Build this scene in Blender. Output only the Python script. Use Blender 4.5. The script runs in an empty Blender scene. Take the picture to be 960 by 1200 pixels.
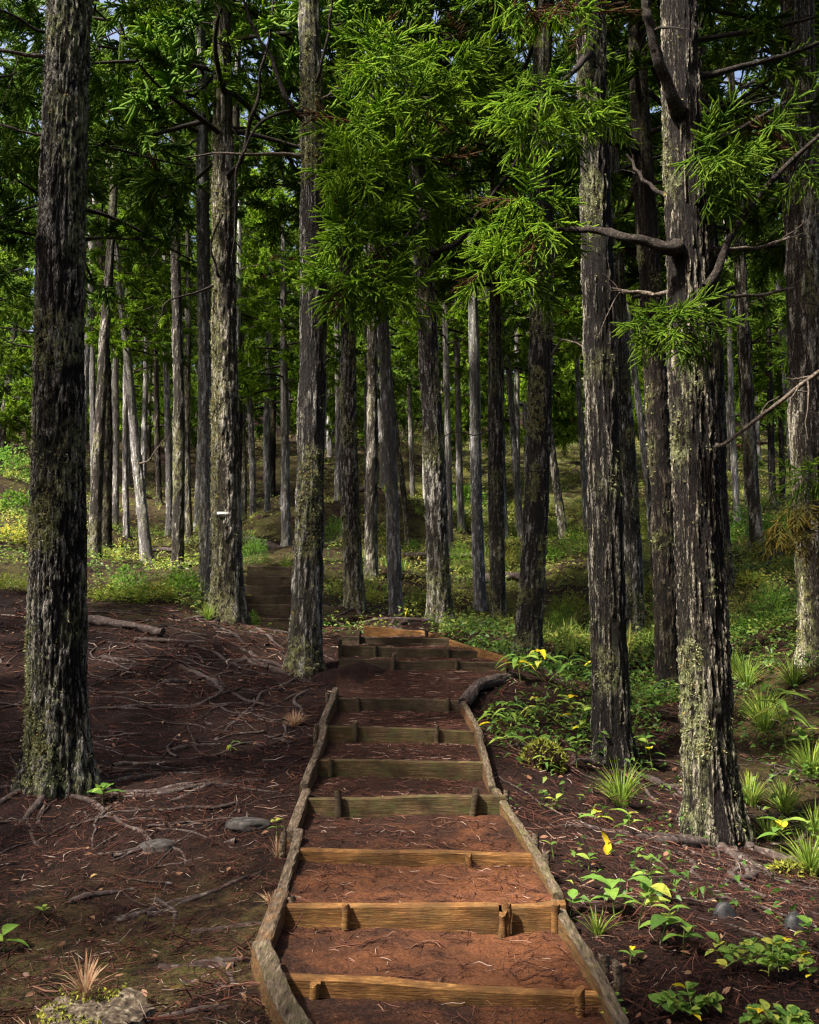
import bpy, math, random
import numpy as np
from mathutils import Vector, Matrix

# ------------------------------------------------------------------ camera, sky, sun, exposure
SC = bpy.context.scene
COL = SC.collection
EYE = 1.62
FPX = 1100.0                       # focal length in pixels of a 960 x 1200 picture
PITCH = math.atan(165.0 / FPX)
cam_data = bpy.data.cameras.new('camera')
cam_data.sensor_fit = 'VERTICAL'
cam_data.sensor_height = 36.0
cam_data.lens = FPX / 1200.0 * 36.0
cam_data.clip_start = 0.05
cam_data.clip_end = 600.0
cam = bpy.data.objects.new('camera', cam_data)
COL.objects.link(cam)
cam.location = (0, 0, EYE)
cam.rotation_euler = (math.pi / 2 + PITCH, 0, 0)
SC.camera = cam

SUN_ELEV = math.radians(55)
SUN_AZ = math.radians(-124)        # compass angle of the sun from +Y (view direction), negative = to the left
sx, sy, sz = math.sin(SUN_AZ) * math.cos(SUN_ELEV), math.cos(SUN_AZ) * math.cos(SUN_ELEV), math.sin(SUN_ELEV)
world = bpy.data.worlds.new('World')
SC.world = world
world.use_nodes = True
wn = world.node_tree
sky = wn.nodes.new('ShaderNodeTexSky')
sky.sky_type = 'NISHITA'
sky.sun_disc = False
sky.sun_elevation = SUN_ELEV
sky.sun_rotation = SUN_AZ
sky.air_density = 0.7
sky.dust_density = 6.0
sky.ozone_density = 0.3
wn.links.new(sky.outputs[0], wn.nodes['Background'].inputs['Color'])
wn.nodes['Background'].inputs['Strength'].default_value = 0.115
sun_data = bpy.data.lights.new('sun', 'SUN')
sun_data.energy = 5.0
sun_data.angle = math.radians(3.0)
sun_data.color = (1.0, 0.93, 0.82)
sun = bpy.data.objects.new('sun', sun_data)
COL.objects.link(sun)
sun.rotation_euler = Vector((sx, sy, sz)).to_track_quat('Z', 'Y').to_euler()

SC.view_settings.view_transform = 'Standard'
SC.view_settings.look = 'None'
SC.view_settings.gamma = 1.0
SC.view_settings.use_curve_mapping = False
SC.view_settings.exposure = 1.75
SC.render.engine = 'CYCLES'
cy = SC.cycles
cy.use_denoising = True
cy.denoiser = 'OPENIMAGEDENOISE'
cy.denoising_input_passes = 'RGB_ALBEDO_NORMAL'
cy.denoising_prefilter = 'NONE'
cy.use_adaptive_sampling = False
cy.sampling_pattern = 'TABULATED_SOBOL'
cy.pixel_filter_type = 'BLACKMAN_HARRIS'
cy.filter_width = 1.3
cy.max_bounces = 6
cy.diffuse_bounces = 4
cy.glossy_bounces = 2
cy.transmission_bounces = 3
cy.transparent_max_bounces = 4
cy.caustics_reflective = False
cy.caustics_refractive = False
cy.sample_clamp_indirect = 3.0

# ------------------------------------------------------------------ helpers
RNG = np.random.default_rng(7)
CP, SP = math.cos(PITCH), math.sin(PITCH)

def W(px, py, Y):
    """real-world point seen at pixel (px, py) of the 960 x 1200 photo, Y metres ahead"""
    u, v = (px - 480.0) / FPX, (600.0 - py) / FPX
    t = Y / (CP - v * SP)
    return np.array([u * t, Y, EYE + (SP + v * CP) * t])

def px_size(n, px, py, Y):
    v = (600.0 - py) / FPX
    return n * (Y / (CP - v * SP)) / FPX

def _hash(ix, iy, iz, seed):
    h = (ix * 374761393 + iy * 668265263 + iz * 2147483647 + seed * 1274126177) & 0xFFFFFFFF
    h = ((h ^ (h >> 13)) * 1274126177) & 0xFFFFFFFF
    h = ((h ^ (h >> 16)) * 2246822519) & 0xFFFFFFFF
    return (h & 0xFFFFFF).astype(np.float64) / float(0xFFFFFF)

def noise3(P, seed=0):
    P = np.asarray(P, float)
    i = np.floor(P).astype(np.int64)
    f = P - i
    u = f * f * (3 - 2 * f)
    out = 0
    for dx in (0, 1):
        wx = u[:, 0] if dx else 1 - u[:, 0]
        for dy in (0, 1):
            wy = u[:, 1] if dy else 1 - u[:, 1]
            for dz in (0, 1):
                wz = u[:, 2] if dz else 1 - u[:, 2]
                out = out + wx * wy * wz * _hash(i[:, 0] + dx, i[:, 1] + dy, i[:, 2] + dz, seed)
    return out

def noise2(x, y, s, seed=0):
    x = np.asarray(x, float); y = np.asarray(y, float)
    return noise3(np.stack([x.ravel() * s, y.ravel() * s, np.full(x.size, 0.37)], 1), seed).reshape(x.shape)

def sstep(a, b, x):
    t = np.clip((x - a) / (b - a), 0, 1)
    return t * t * (3 - 2 * t)

class MB:
    """collects vertices, faces and one colour attribute for ONE mesh"""
    def __init__(s):
        s.V, s.Q, s.T, s.C, s.n = [], [], [], [], 0
    def add(s, V, F, C=None):
        V = np.asarray(V, float).reshape(-1, 3)
        F = np.asarray(F, np.int64)
        if F.size:
            (s.Q if F.shape[1] == 4 else s.T).append(F + s.n)
        s.V.append(V)
        if C is None:
            C = np.zeros((len(V), 4))
        else:
            C = np.asarray(C, float)
            if C.ndim == 1:
                C = np.tile(C, (len(V), 1))
        s.C.append(C)
        s.n += len(V)
        return s
    def mesh(s, name, mat, off=(0, 0, 0), smooth=True):
        V = np.concatenate(s.V) - np.asarray(off, float)
        T = np.concatenate(s.T) if s.T else np.zeros((0, 3), np.int64)
        Q = np.concatenate(s.Q) if s.Q else np.zeros((0, 4), np.int64)
        me = bpy.data.meshes.new(name)
        me.vertices.add(len(V))
        me.vertices.foreach_set('co', V.astype(np.float32).ravel())
        nl = T.size + Q.size
        me.loops.add(nl)
        me.loops.foreach_set('vertex_index', np.concatenate([T.ravel(), Q.ravel()]).astype(np.int32))
        me.polygons.add(len(T) + len(Q))
        st = np.concatenate([np.arange(len(T)) * 3, T.size + np.arange(len(Q)) * 4]).astype(np.int32)
        me.polygons.foreach_set('loop_start', st)
        me.polygons.foreach_set('use_smooth', np.full(len(T) + len(Q), bool(smooth)))
        a = me.color_attributes.new('tint', 'FLOAT_COLOR', 'POINT')
        a.data.foreach_set('color', np.concatenate(s.C).astype(np.float32).ravel())
        me.update(calc_edges=True)
        me.validate()
        if mat is not None:
            me.materials.append(mat)
        return me

def link(name, data, parent=None, loc=None):
    o = bpy.data.objects.new(name, data)
    COL.objects.link(o)
    if parent is not None:
        o.parent = parent
    if loc is not None:
        o.location = loc
    return o

def part(name, mb, mat, parent, smooth=True):
    """mesh in world coordinates -> child of an unrotated Empty (or of a part standing at its origin)"""
    off = np.zeros(3)
    p = parent
    while p is not None:
        off += np.array(p.location)
        p = p.parent
    return link(name, mb.mesh(name, mat, off, smooth), parent)

def thing(name, label, cat, loc, group=None):
    o = link(name, None, None, tuple(float(c) for c in loc))
    o.empty_display_size = 0.1
    o['label'] = label
    o['category'] = cat
    if group:
        o['group'] = group
    return o

def solo(name, label, cat, mb, mat, loc, group=None, smooth=True):
    o = link(name, mb.mesh(name, mat, loc, smooth), None, tuple(float(c) for c in loc))
    o['label'] = label
    o['category'] = cat
    if group:
        o['group'] = group
    return o

def tube(path, rad, sides=6, tip=True, squash=1.0, phase=0.0):
    P = np.asarray(path, float)
    n = len(P)
    rad = np.broadcast_to(np.asarray(rad, float), (n,))
    T = np.gradient(P, axis=0)
    T /= np.linalg.norm(T, axis=1)[:, None] + 1e-9
    up = np.array([0, 0, 1.0]) if abs(T[0, 2]) < 0.9 else np.array([1.0, 0, 0])
    A = np.cross(T, up); A /= np.linalg.norm(A, axis=1)[:, None] + 1e-9
    B = np.cross(A, T)
    th = np.linspace(0, 2 * math.pi, sides, endpoint=False) + phase
    V = P[:, None, :] + rad[:, None, None] * (np.cos(th)[None, :, None] * A[:, None, :] + squash * np.sin(th)[None, :, None] * B[:, None, :])
    V = V.reshape(-1, 3)
    i = np.arange(n - 1)[:, None] * sides
    j = np.arange(sides)[None, :]
    k = (j + 1) % sides
    F = np.stack([i + j, i + k, i + sides + k, i + sides + j], -1).reshape(-1, 4)
    return V, F

def tube_caps(mb, V, F, sides, C=None):
    n0 = mb.n
    mb.add(V, F, C)
    for base, rev in ((0, True), (len(V) - sides, False)):
        idx = np.arange(sides) + base
        c = V[idx].mean(0)
        a = np.arange(sides); b = (a + 1) % sides
        loc = np.concatenate([V[idx], c[None]])
        f = np.stack([a, b, np.full(sides, sides)], 1)
        cc = None if C is None else (C if np.ndim(C) == 1 else np.concatenate([C[idx], C[idx].mean(0)[None]]))
        mb.add(loc, f[:, ::-1] if rev else f, cc)

def frames(D, roll_jit, rng):
    """rotation matrices whose X is the direction D, Z near world up"""
    D = np.asarray(D, float)
    D = D / (np.linalg.norm(D, axis=1)[:, None] + 1e-9)
    up = np.tile(np.array([0, 0, 1.0]), (len(D), 1)) + rng.normal(0, roll_jit, D.shape)
    Y = np.cross(up, D); Y /= np.linalg.norm(Y, axis=1)[:, None] + 1e-9
    Z = np.cross(D, Y)
    return np.stack([D, Y, Z], -1)          # columns

def scatter(mb, protos, pos, R, scale, tint):
    """copy prototype (V, tris, C) arrays to many places inside ONE mesh"""
    which = RNG.integers(0, len(protos), len(pos))
    for k, (V, F, C) in enumerate(protos):
        m = np.where(which == k)[0]
        if not len(m):
            continue
        VV = np.einsum('nij,vj->nvi', R[m], V) * scale[m][:, None, None] + pos[m][:, None, :]
        FF = F[None] + (np.arange(len(m)) * len(V))[:, None, None]
        CC = np.tile(C[None], (len(m), 1, 1)).copy()
        CC[:, :, 0] = tint[m][:, None]
        mb.add(VV.reshape(-1, 3), FF.reshape(-1, F.shape[1]), CC.reshape(-1, 4))

# ------------------------------------------------------------------ materials
class NT:
    def __init__(s, name):
        s.m = bpy.data.materials.new(name)
        s.m.use_nodes = True
        s.t = s.m.node_tree
        s.b = s.t.nodes['Principled BSDF']
        s.out = s.t.nodes['Material Output']
    def n(s, kind, **kw):
        nd = s.t.nodes.new('ShaderNode' + kind)
        for k, v in kw.items():
            setattr(nd, k, v)
        return nd
    def l(s, a, b):
        s.t.links.new(a, b)
    def coords(s, scale=(1, 1, 1)):
        tc = s.n('TexCoord'); mp = s.n('Mapping')
        mp.inputs['Scale'].default_value = scale
        s.l(tc.outputs['Object'], mp.inputs['Vector'])
        return mp.outputs[0]
    def geo(s, scale=(1, 1, 1)):
        g = s.n('NewGeometry'); mp = s.n('Mapping')
        mp.inputs['Scale'].default_value = scale
        s.l(g.outputs['Position'], mp.inputs['Vector'])
        return mp.outputs[0]
    def noise(s, vec, scale, detail=4, rough=0.6, dist=0.0):
        nd = s.n('TexNoise')
        nd.inputs['Scale'].default_value = scale
        nd.inputs['Detail'].default_value = detail
        nd.inputs['Roughness'].default_value = rough
        nd.inputs['Distortion'].default_value = dist
        s.l(vec, nd.inputs['Vector'])
        return nd.outputs['Fac']
    def ramp(s, fac, stops):
        r = s.n('ValToRGB')
        e = r.color_ramp.elements
        while len(e) < len(stops):
            e.new(0.5)
        for el, (p, c) in zip(e, stops):
            el.position = p
            el.color = (*c, 1) if len(c) == 3 else c
        s.l(fac, r.inputs[0])
        return r.outputs[0]
    def mix(s, fac, a, b):
        m = s.n('Mix', data_type='RGBA')
        for sock, v in ((m.inputs[0], fac), (m.inputs[6], a), (m.inputs[7], b)):
            if isinstance(v, (int, float)):
                sock.default_value = v
            elif isinstance(v, tuple):
                sock.default_value = (*v, 1)
            else:
                s.l(v, sock)
        return m.outputs[2]
    def math(s, op, a, b=None):
        m = s.n('Math', operation=op)
        for sock, v in zip(m.inputs, (a, b)):
            if v is None:
                continue
            if isinstance(v, (int, float)):
                sock.default_value = v
            else:
                s.l(v, sock)
        return m.outputs[0]
    def attr(s):
        a = s.n('Attribute', attribute_name='tint')
        sp = s.n('SeparateColor')
        s.l(a.outputs['Color'], sp.inputs[0])
        return sp.outputs[0], sp.outputs[1], sp.outputs[2]
    def bump(s, h, strength=0.5, dist=0.01):
        b = s.n('Bump')
        b.inputs['Strength'].default_value = strength
        b.inputs['Distance'].default_value = dist
        s.l(h, b.inputs['Height'])
        s.l(b.outputs[0], s.b.inputs['Normal'])
    def done(s, color, rough=0.9, spec=0.2):
        if isinstance(color, tuple):
            s.b.inputs['Base Color'].default_value = (*color, 1)
        else:
            s.l(color, s.b.inputs['Base Color'])
        s.b.inputs['Roughness'].default_value = rough
        s.b.inputs['Specular IOR Level'].default_value = spec
        return s.m
    def leafy(s, color, trans=0.35, rough=0.55, spec=0.3, boost=1.5):
        s.done(color, rough, spec)
        tr = s.n('BsdfTranslucent')
        hs = s.n('HueSaturation')
        hs.inputs['Value'].default_value = boost
        s.l(color, hs.inputs['Color'])
        s.l(hs.outputs[0], tr.inputs['Color'])
        mx = s.n('MixShader')
        mx.inputs[0].default_value = trans
        s.l(s.b.outputs[0], mx.inputs[1])
        s.l(tr.outputs[0], mx.inputs[2])
        s.l(mx.outputs[0], s.out.inputs['Surface'])
        return s.m

def bark_material(name, dark, mid, pale, lich, lich_amt):
    """tint.r = height of the bark plate, tint.g = lichen patch"""
    k = NT(name)
    plate, lm, rnd = k.attr()
    v = k.coords((1, 1, 0.22))
    fine = k.noise(v, 95, 3, 0.7)
    big = k.noise(k.coords((1, 1, 0.5)), 5, 3, 0.6)
    crk = k.noise(k.coords((1, 1, 0.055)), 75, 3, 0.6, 0.4)
    crack = k.ramp(k.math('ABSOLUTE', k.math('SUBTRACT', crk, 0.5)), [(0.0, (0, 0, 0)), (0.055, (1, 1, 1))])
    fleck = k.ramp(k.noise(k.coords((1, 1, 0.3)), 150, 2, 0.6), [(0.40, (0, 0, 0)), (0.60, (1, 1, 1))])
    f = k.math('ADD', k.math('MULTIPLY', plate, 0.62), k.math('MULTIPLY', k.math('SUBTRACT', fine, 0.5), 1.0))
    f = k.math('ADD', f, k.math('MULTIPLY', k.math('SUBTRACT', fleck, 0.5), 0.26))
    f = k.math('ADD', f, k.math('MULTIPLY', k.math('SUBTRACT', crack, 1.0), 0.42))
    f = k.math('ADD', f, k.math('MULTIPLY', k.math('SUBTRACT', big, 0.5), 0.30))
    c = k.ramp(f, [(0.08, dark), (0.28, mid), (0.54, pale), (0.85, tuple(min(1, x * 1.25) for x in pale))])
    oi = k.n('ObjectInfo')
    hv_ = k.n('HueSaturation')
    k.l(c, hv_.inputs['Color'])
    k.l(k.math('ADD', 0.75, k.math('MULTIPLY', oi.outputs['Random'], 0.5)), hv_.inputs['Value'])
    k.l(k.math('ADD', 0.7, k.math('MULTIPLY', k.math('FRACT', k.math('MULTIPLY', oi.outputs['Random'], 7.3)), 0.7)), hv_.inputs['Saturation'])
    c = hv_.outputs[0]
    l2 = k.math('MULTIPLY', k.ramp(k.noise(k.coords((1, 1, 0.6)), 24, 4, 0.7), [(0.45, (0, 0, 0)), (0.62, (1, 1, 1))]), lm)
    c = k.mix(k.math('MULTIPLY', l2, lich_amt), c, lich)
    k.bump(k.math('ADD', k.math('ADD', fine, crack), k.math('MULTIPLY', k.noise(v, 22, 4, 0.65), 1.0)), 1.0, 0.02)
    return k.done(c, 0.92, 0.15)

M = {}
M['bark_brown'] = bark_material('bark_brown', (0.010, 0.008, 0.007), (0.046, 0.037, 0.029), (0.25, 0.225, 0.175), (0.24, 0.255, 0.12), 0.85)
M['bark_grey'] = bark_material('bark_grey', (0.028, 0.024, 0.020), (0.12, 0.104, 0.086), (0.42, 0.395, 0.34), (0.27, 0.27, 0.11), 0.75)
M['bark_pale'] = bark_material('bark_pale', (0.12, 0.11, 0.105), (0.38, 0.36, 0.345), (0.62, 0.60, 0.58), (0.30, 0.31, 0.16), 0.5)
M['bark_dark'] = bark_material('bark_dark', (0.012, 0.010, 0.009), (0.04, 0.031, 0.025), (0.16, 0.14, 0.115), (0.2, 0.2, 0.08), 0.6)

def foliage_material(name, deep, green, tipc, brown=(0.09, 0.045, 0.02), trans=0.35):
    """tint.r = random per spray, tint.g = position along the shoot"""
    k = NT(name)
    rnd, tip, _ = k.attr()
    c = k.mix(k.ramp(tip, [(0.15, (0, 0, 0)), (1.0, (1, 1, 1))]), k.mix(rnd, deep, green), k.mix(rnd, green, tipc))
    c = k.mix(k.ramp(rnd, [(0.955, (0, 0, 0)), (0.965, (1, 1, 1))]), c, brown)
    return k.leafy(c, trans, 0.7, 0.10, 1.4)
M['needles_bright'] = foliage_material('needles_bright', (0.062, 0.130, 0.009), (0.150, 0.270, 0.015), (0.34, 0.45, 0.032), trans=0.5)
M['needles'] = foliage_material('needles', (0.042, 0.090, 0.008), (0.095, 0.175, 0.013), (0.20, 0.28, 0.022), trans=0.45)
M['needles_yellow'] = foliage_material('needles_yellow', (0.040, 0.090, 0.012), (0.10, 0.20, 0.020), (0.22, 0.32, 0.035), trans=0.42)
M['needles_rusty'] = foliage_material('needles_rusty', (0.05, 0.055, 0.012), (0.11, 0.10, 0.02), (0.22, 0.13, 0.02), (0.16, 0.06, 0.015))

k = NT('limb_bark')
k.bump(k.noise(k.coords(), 70, 5, 0.75), 1.0, 0.02)
M['limb'] = k.done(k.ramp(k.noise(k.coords(), 55, 5, 0.75), [(0.34, (0.010, 0.008, 0.007)), (0.55, (0.034, 0.026, 0.021)), (0.72, (0.15, 0.135, 0.11))]), 0.9, 0.15)
k = NT('dead_limb_bark')
k.bump(k.noise(k.coords(), 70, 5, 0.75), 1.0, 0.015)
M['dead_limb'] = k.done(k.ramp(k.noise(k.coords(), 60, 5, 0.75), [(0.36, (0.03, 0.022, 0.017)), (0.55, (0.14, 0.11, 0.085)), (0.75, (0.32, 0.29, 0.25))]), 0.9, 0.15)

def ground_material():
    k = NT('forest_floor')
    g = k.geo()
    big = k.noise(g, 0.9, 4, 0.6)
    mid = k.noise(g, 7, 5, 0.65, 0.6)
    fine = k.noise(k.geo((1, 0.6, 1)), 60, 5, 0.75, 1.2)
    c = k.ramp(k.math('ADD', k.math('MULTIPLY', fine, 0.6), k.math('MULTIPLY', mid, 0.4)),
               [(0.36, (0.005, 0.003, 0.0025)), (0.5, (0.018, 0.0085, 0.0065)), (0.62, (0.044, 0.019, 0.0125)), (0.76, (0.11, 0.062, 0.044))])
    soil = k.ramp(mid, [(0.3, (0.05, 0.03, 0.016)), (0.7, (0.10, 0.062, 0.032))])
    mask, moss, far = k.attr()
    c = k.mix(k.math('MULTIPLY', mask, k.ramp(mid, [(0.38, (0, 0, 0)), (0.6, (1, 1, 1))])), c, soil)
    mossc = k.ramp(fine, [(0.35, (0.035, 0.045, 0.010)), (0.65, (0.13, 0.135, 0.025))])
    mm = k.math('MULTIPLY', moss, k.ramp(k.math('ADD', k.math('MULTIPLY', big, 0.5), k.math('MULTIPLY', mid, 0.5)), [(0.44, (0, 0, 0)), (0.56, (1, 1, 1))]))
    c = k.mix(mm, c, mossc)
    k.bump(k.math('ADD', fine, k.math('MULTIPLY', mid, 1.2)), 1.0, 0.03)
    return k.done(c, 0.95, 0.12)
M['ground'] = ground_material()

def soil_material():
    k = NT('trodden_red_soil')
    g = k.geo()
    fine = k.noise(g, 75, 5, 0.75, 0.8)
    mid = k.noise(g, 5.0, 5, 0.65, 0.5)
    worn, _, _ = k.attr()
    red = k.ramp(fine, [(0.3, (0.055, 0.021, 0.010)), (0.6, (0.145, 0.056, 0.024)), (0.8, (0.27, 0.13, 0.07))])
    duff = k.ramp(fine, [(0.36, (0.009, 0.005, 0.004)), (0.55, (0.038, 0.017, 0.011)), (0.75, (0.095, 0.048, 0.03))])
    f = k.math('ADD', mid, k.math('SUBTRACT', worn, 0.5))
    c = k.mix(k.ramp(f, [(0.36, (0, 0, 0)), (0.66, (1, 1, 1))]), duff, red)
    k.bump(k.math('ADD', fine, mid), 0.8, 0.02)
    return k.done(c, 0.95, 0.12)
M['soil'] = soil_material()

def board_material(name, a, b, green):
    k = NT(name)
    g = k.geo((1, 1, 6))
    tc = k.n('TexCoord')
    rot = k.n('Mapping'); rot.inputs['Rotation'].default_value = (0, math.radians(35), 0); rot.inputs['Scale'].default_value = (3, 3, 60)
    k.l(tc.outputs['Object'], rot.inputs['Vector'])
    saw = k.noise(rot.outputs[0], 2.2, 4, 0.7, 0.3)
    stain = k.noise(k.geo(), 6, 4, 0.6, 0.3)
    fine = k.noise(k.geo((0.25, 1, 2)), 90, 4, 0.7)
    c = k.ramp(k.math('ADD', k.math('MULTIPLY', saw, 0.55), k.math('MULTIPLY', fine, 0.45)), [(0.38, tuple(x * 0.6 for x in a)), (0.5, a), (0.64, b)])
    c = k.mix(k.ramp(stain, [(0.40, (0, 0, 0)), (0.66, (0.9, 0.9, 0.9))]), c, tuple(x * 0.35 for x in a))
    c = k.mix(k.math('MULTIPLY', k.ramp(k.noise(k.geo(), 11, 4, 0.7), [(0.45, (0, 0, 0)), (0.65, (1, 1, 1))]), green), c, (0.055, 0.058, 0.016))
    k.bump(k.math('ADD', saw, fine), 0.6, 0.006)
    return k.done(c, 0.85, 0.25)
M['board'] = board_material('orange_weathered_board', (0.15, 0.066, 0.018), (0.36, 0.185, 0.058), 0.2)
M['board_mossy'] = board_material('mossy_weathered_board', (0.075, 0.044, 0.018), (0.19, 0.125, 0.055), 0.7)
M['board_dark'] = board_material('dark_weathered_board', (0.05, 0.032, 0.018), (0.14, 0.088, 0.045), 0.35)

def rail_material():
    """grey weathered top, browner sawn faces"""
    k = NT('weathered_rail')
    along = k.noise(k.geo((1, 0.12, 1)), 80, 4, 0.7)
    blot = k.noise(k.geo(), 14, 4, 0.65)
    grey = k.ramp(along, [(0.34, (0.022, 0.016, 0.012)), (0.55, (0.10, 0.074, 0.050)), (0.75, (0.23, 0.18, 0.125))])
    brown = k.ramp(along, [(0.3, (0.05, 0.026, 0.012)), (0.7, (0.17, 0.088, 0.035))])
    fresh, moss, _ = k.attr()
    c = k.mix(k.ramp(k.math('ADD', fresh, k.math('MULTIPLY', k.math('SUBTRACT', blot, 0.5), 0.8)), [(0.4, (0, 0, 0)), (0.6, (1, 1, 1))]), grey, brown)
    c = k.mix(k.math('MULTIPLY', moss, k.ramp(blot, [(0.45, (0, 0, 0)), (0.6, (1, 1, 1))])), c, (0.085, 0.085, 0.02))
    k.bump(k.math('ADD', along, blot), 0.9, 0.012)
    return k.done(c, 0.9, 0.15)
M['rail'] = rail_material()

k = NT('root_bark')
M['root'] = k.done(k.ramp(k.noise(k.geo((1, 1, 1)), 35, 4, 0.7), [(0.3, (0.022, 0.014, 0.012)), (0.54, (0.045, 0.031, 0.026)), (0.74, (0.17, 0.145, 0.13))]), 0.85, 0.25)
k = NT('needle_litter')
rn, tp, _ = k.attr()
M['litter'] = k.done(k.ramp(rn, [(0.0, (0.009, 0.005, 0.004)), (0.4, (0.032, 0.012, 0.008)), (0.75, (0.080, 0.028, 0.017)), (0.90, (0.17, 0.085, 0.055)), (1.0, (0.36, 0.28, 0.23))]), 0.85, 0.2)
k = NT('fallen_leaf')
rn, tp, _ = k.attr()
M['fallen'] = k.leafy(k.ramp(rn, [(0.0, (0.07, 0.03, 0.018)), (0.5, (0.16, 0.078, 0.042)), (0.85, (0.28, 0.17, 0.09)), (1.0, (0.5, 0.36, 0.05))]), 0.15, 0.6, 0.3)
def leaf_material(name, stops, trans=0.35):
    k = NT(name)
    rn, tp, _ = k.attr()
    oi = k.n('ObjectInfo')
    f = k.math('FRACT', k.math('ADD', rn, oi.outputs['Random']))
    c = k.mix(k.ramp(k.noise(k.geo(), 38, 4, 0.7), [(0.5, (0, 0, 0)), (0.72, (0.8, 0.8, 0.8))]), k.ramp(f, stops), tuple(x * y for x, y in zip(stops[0][1], (1.1, 0.6, 0.6))))
    return k.leafy(c, trans, 0.65, 0.12)
M['leaf'] = leaf_material('broad_leaf', [(0.0, (0.07, 0.15, 0.028)), (0.5, (0.14, 0.25, 0.04)), (0.85, (0.25, 0.33, 0.06)), (1.0, (0.40, 0.38, 0.06))])
M['leaf_yellow'] = leaf_material('yellow_leaf', [(0.0, (0.55, 0.42, 0.02)), (1.0, (0.68, 0.55, 0.03))])
M['bush'] = leaf_material('bush_leaf', [(0.0, (0.05, 0.12, 0.018)), (0.5, (0.10, 0.21, 0.026)), (1.0, (0.19, 0.30, 0.035))])
M['bush_yellow'] = leaf_material('yellow_bush_leaf', [(0.0, (0.08, 0.14, 0.02)), (0.5, (0.17, 0.22, 0.03)), (0.9, (0.28, 0.29, 0.045)), (1.0, (0.38, 0.29, 0.04))])
M['grass'] = leaf_material('grass_blade', [(0.0, (0.075, 0.14, 0.02)), (0.6, (0.17, 0.26, 0.035)), (1.0, (0.33, 0.36, 0.07))])
M['dry_grass'] = leaf_material('dry_grass_blade', [(0.0, (0.25, 0.14, 0.08)), (0.6, (0.42, 0.28, 0.17)), (1.0, (0.55, 0.44, 0.28))])
k = NT('moss')
rn, tp, _ = k.attr()
M['moss'] = k.done(k.ramp(rn, [(0.0, (0.055, 0.07, 0.012)), (0.6, (0.17, 0.18, 0.028)), (1.0, (0.30, 0.27, 0.04))]), 0.95, 0.1)
k = NT('lichen')
rn, tp, _ = k.attr()
M['lichen'] = k.leafy(k.ramp(rn, [(0.0, (0.10, 0.10, 0.035)), (0.5, (0.24, 0.25, 0.11)), (0.85, (0.36, 0.36, 0.20)), (1.0, (0.36, 0.23, 0.04))]), 0.2, 0.9, 0.1, 1.1)
k = NT('stone')
M['stone'] = k.done(k.ramp(k.noise(k.geo(), 22, 5, 0.7), [(0.34, (0.012, 0.010, 0.009)), (0.55, (0.045, 0.040, 0.036)), (0.75, (0.13, 0.12, 0.11))]), 0.85, 0.25)
k = NT('black_stone')
M['black_stone'] = k.done(k.ramp(k.noise(k.geo(), 40, 5, 0.7), [(0.4, (0.006, 0.006, 0.007)), (0.7, (0.035, 0.033, 0.034))]), 0.6, 0.35)
k = NT('white_paint')
M['white'] = k.done((0.75, 0.75, 0.72), 0.7, 0.3)
k = NT('green_stem')
M['stem'] = k.done((0.10, 0.14, 0.03), 0.6, 0.3)
k = NT('stump_wood')
rn, tp, _ = k.attr()
c = k.ramp(k.noise(k.coords((1, 1, 0.2)), 40, 4, 0.7), [(0.38, (0.016, 0.011, 0.008)), (0.54, (0.075, 0.055, 0.036)), (0.72, (0.26, 0.225, 0.165))])
M['stump'] = k.done(c, 0.9, 0.2)

# ------------------------------------------------------------------ the timber stairs: measured rows
# (left px, left py, right px, right py, bottom py left, bottom py right, metres ahead)
RISERS = [
    (340, 1142, 668, 1163, 1165, 1190, 3.35),
    (344, 1059, 648, 1057, 1090, 1094, 3.95),
    (357, 994, 600, 1000, 1014, 1018, 4.60),
    (367, 935, 574, 931, 959, 957, 5.40),
    (376, 889, 563, 892, 914, 916, 6.20),
    (389, 850, 548, 856, 872, 876, 7.20),
    (398, 817, 540, 820, 834, 837, 8.20),
    (459, 772, 563, 776, 785, 790, 9.30),
    (404, 756, 541, 762, 770, 776, 9.80),
    (403, 745, 507, 748, 757, 760, 10.30),
    (430, 734, 494, 740, 746, 751, 10.80),
]
RZ = [0.5 * (W(a, b, D)[2] + W(c, d, D)[2]) for a, b, c, d, e, f, D in RISERS]
RB = [0.5 * (W(a, e, D)[2] + W(c, f, D)[2]) for a, b, c, d, e, f, D in RISERS]
RD = [r[6] for r in RISERS]
LEFT_RAIL = [W(362, 1222, 2.62), W(307, 1104, 3.46), W(331, 1040, 4.12), W(360, 922, 5.55), W(393, 805, 8.35)]
RIGHT_RAIL = [W(735, 1205, 3.00), W(711, 1158, 3.30), W(650, 1053, 4.05), W(580, 924, 5.62), W(543, 820, 8.15), W(560, 800, 8.6), W(598, 787, 9.15)]
TOP_RAIL = [W(493, 739, 10.85), W(540, 754, 10.12), W(592, 771, 9.40)]
cl_y = [1.5, 2.62, 3.46, 4.12, 5.55, 8.35, 9.40, 10.85]
cl_x = [-0.25, LEFT_RAIL[0][0], LEFT_RAIL[1][0], LEFT_RAIL[2][0], LEFT_RAIL[3][0], LEFT_RAIL[4][0], -0.70, -0.72]
cr_y = [1.5, 3.00, 3.30, 4.05, 5.62, 8.15, 8.6, 9.15, 9.40, 10.12, 10.85]
cr_x = [0.78, RIGHT_RAIL[0][0], RIGHT_RAIL[1][0], RIGHT_RAIL[2][0], RIGHT_RAIL[3][0], RIGHT_RAIL[4][0], RIGHT_RAIL[5][0], RIGHT_RAIL[6][0], TOP_RAIL[2][0], TOP_RAIL[1][0], TOP_RAIL[0][0]]
st_y = [1.5, 2.5] + RD
st_z = [RB[0] - 0.10, RB[0] - 0.05] + RB

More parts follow.
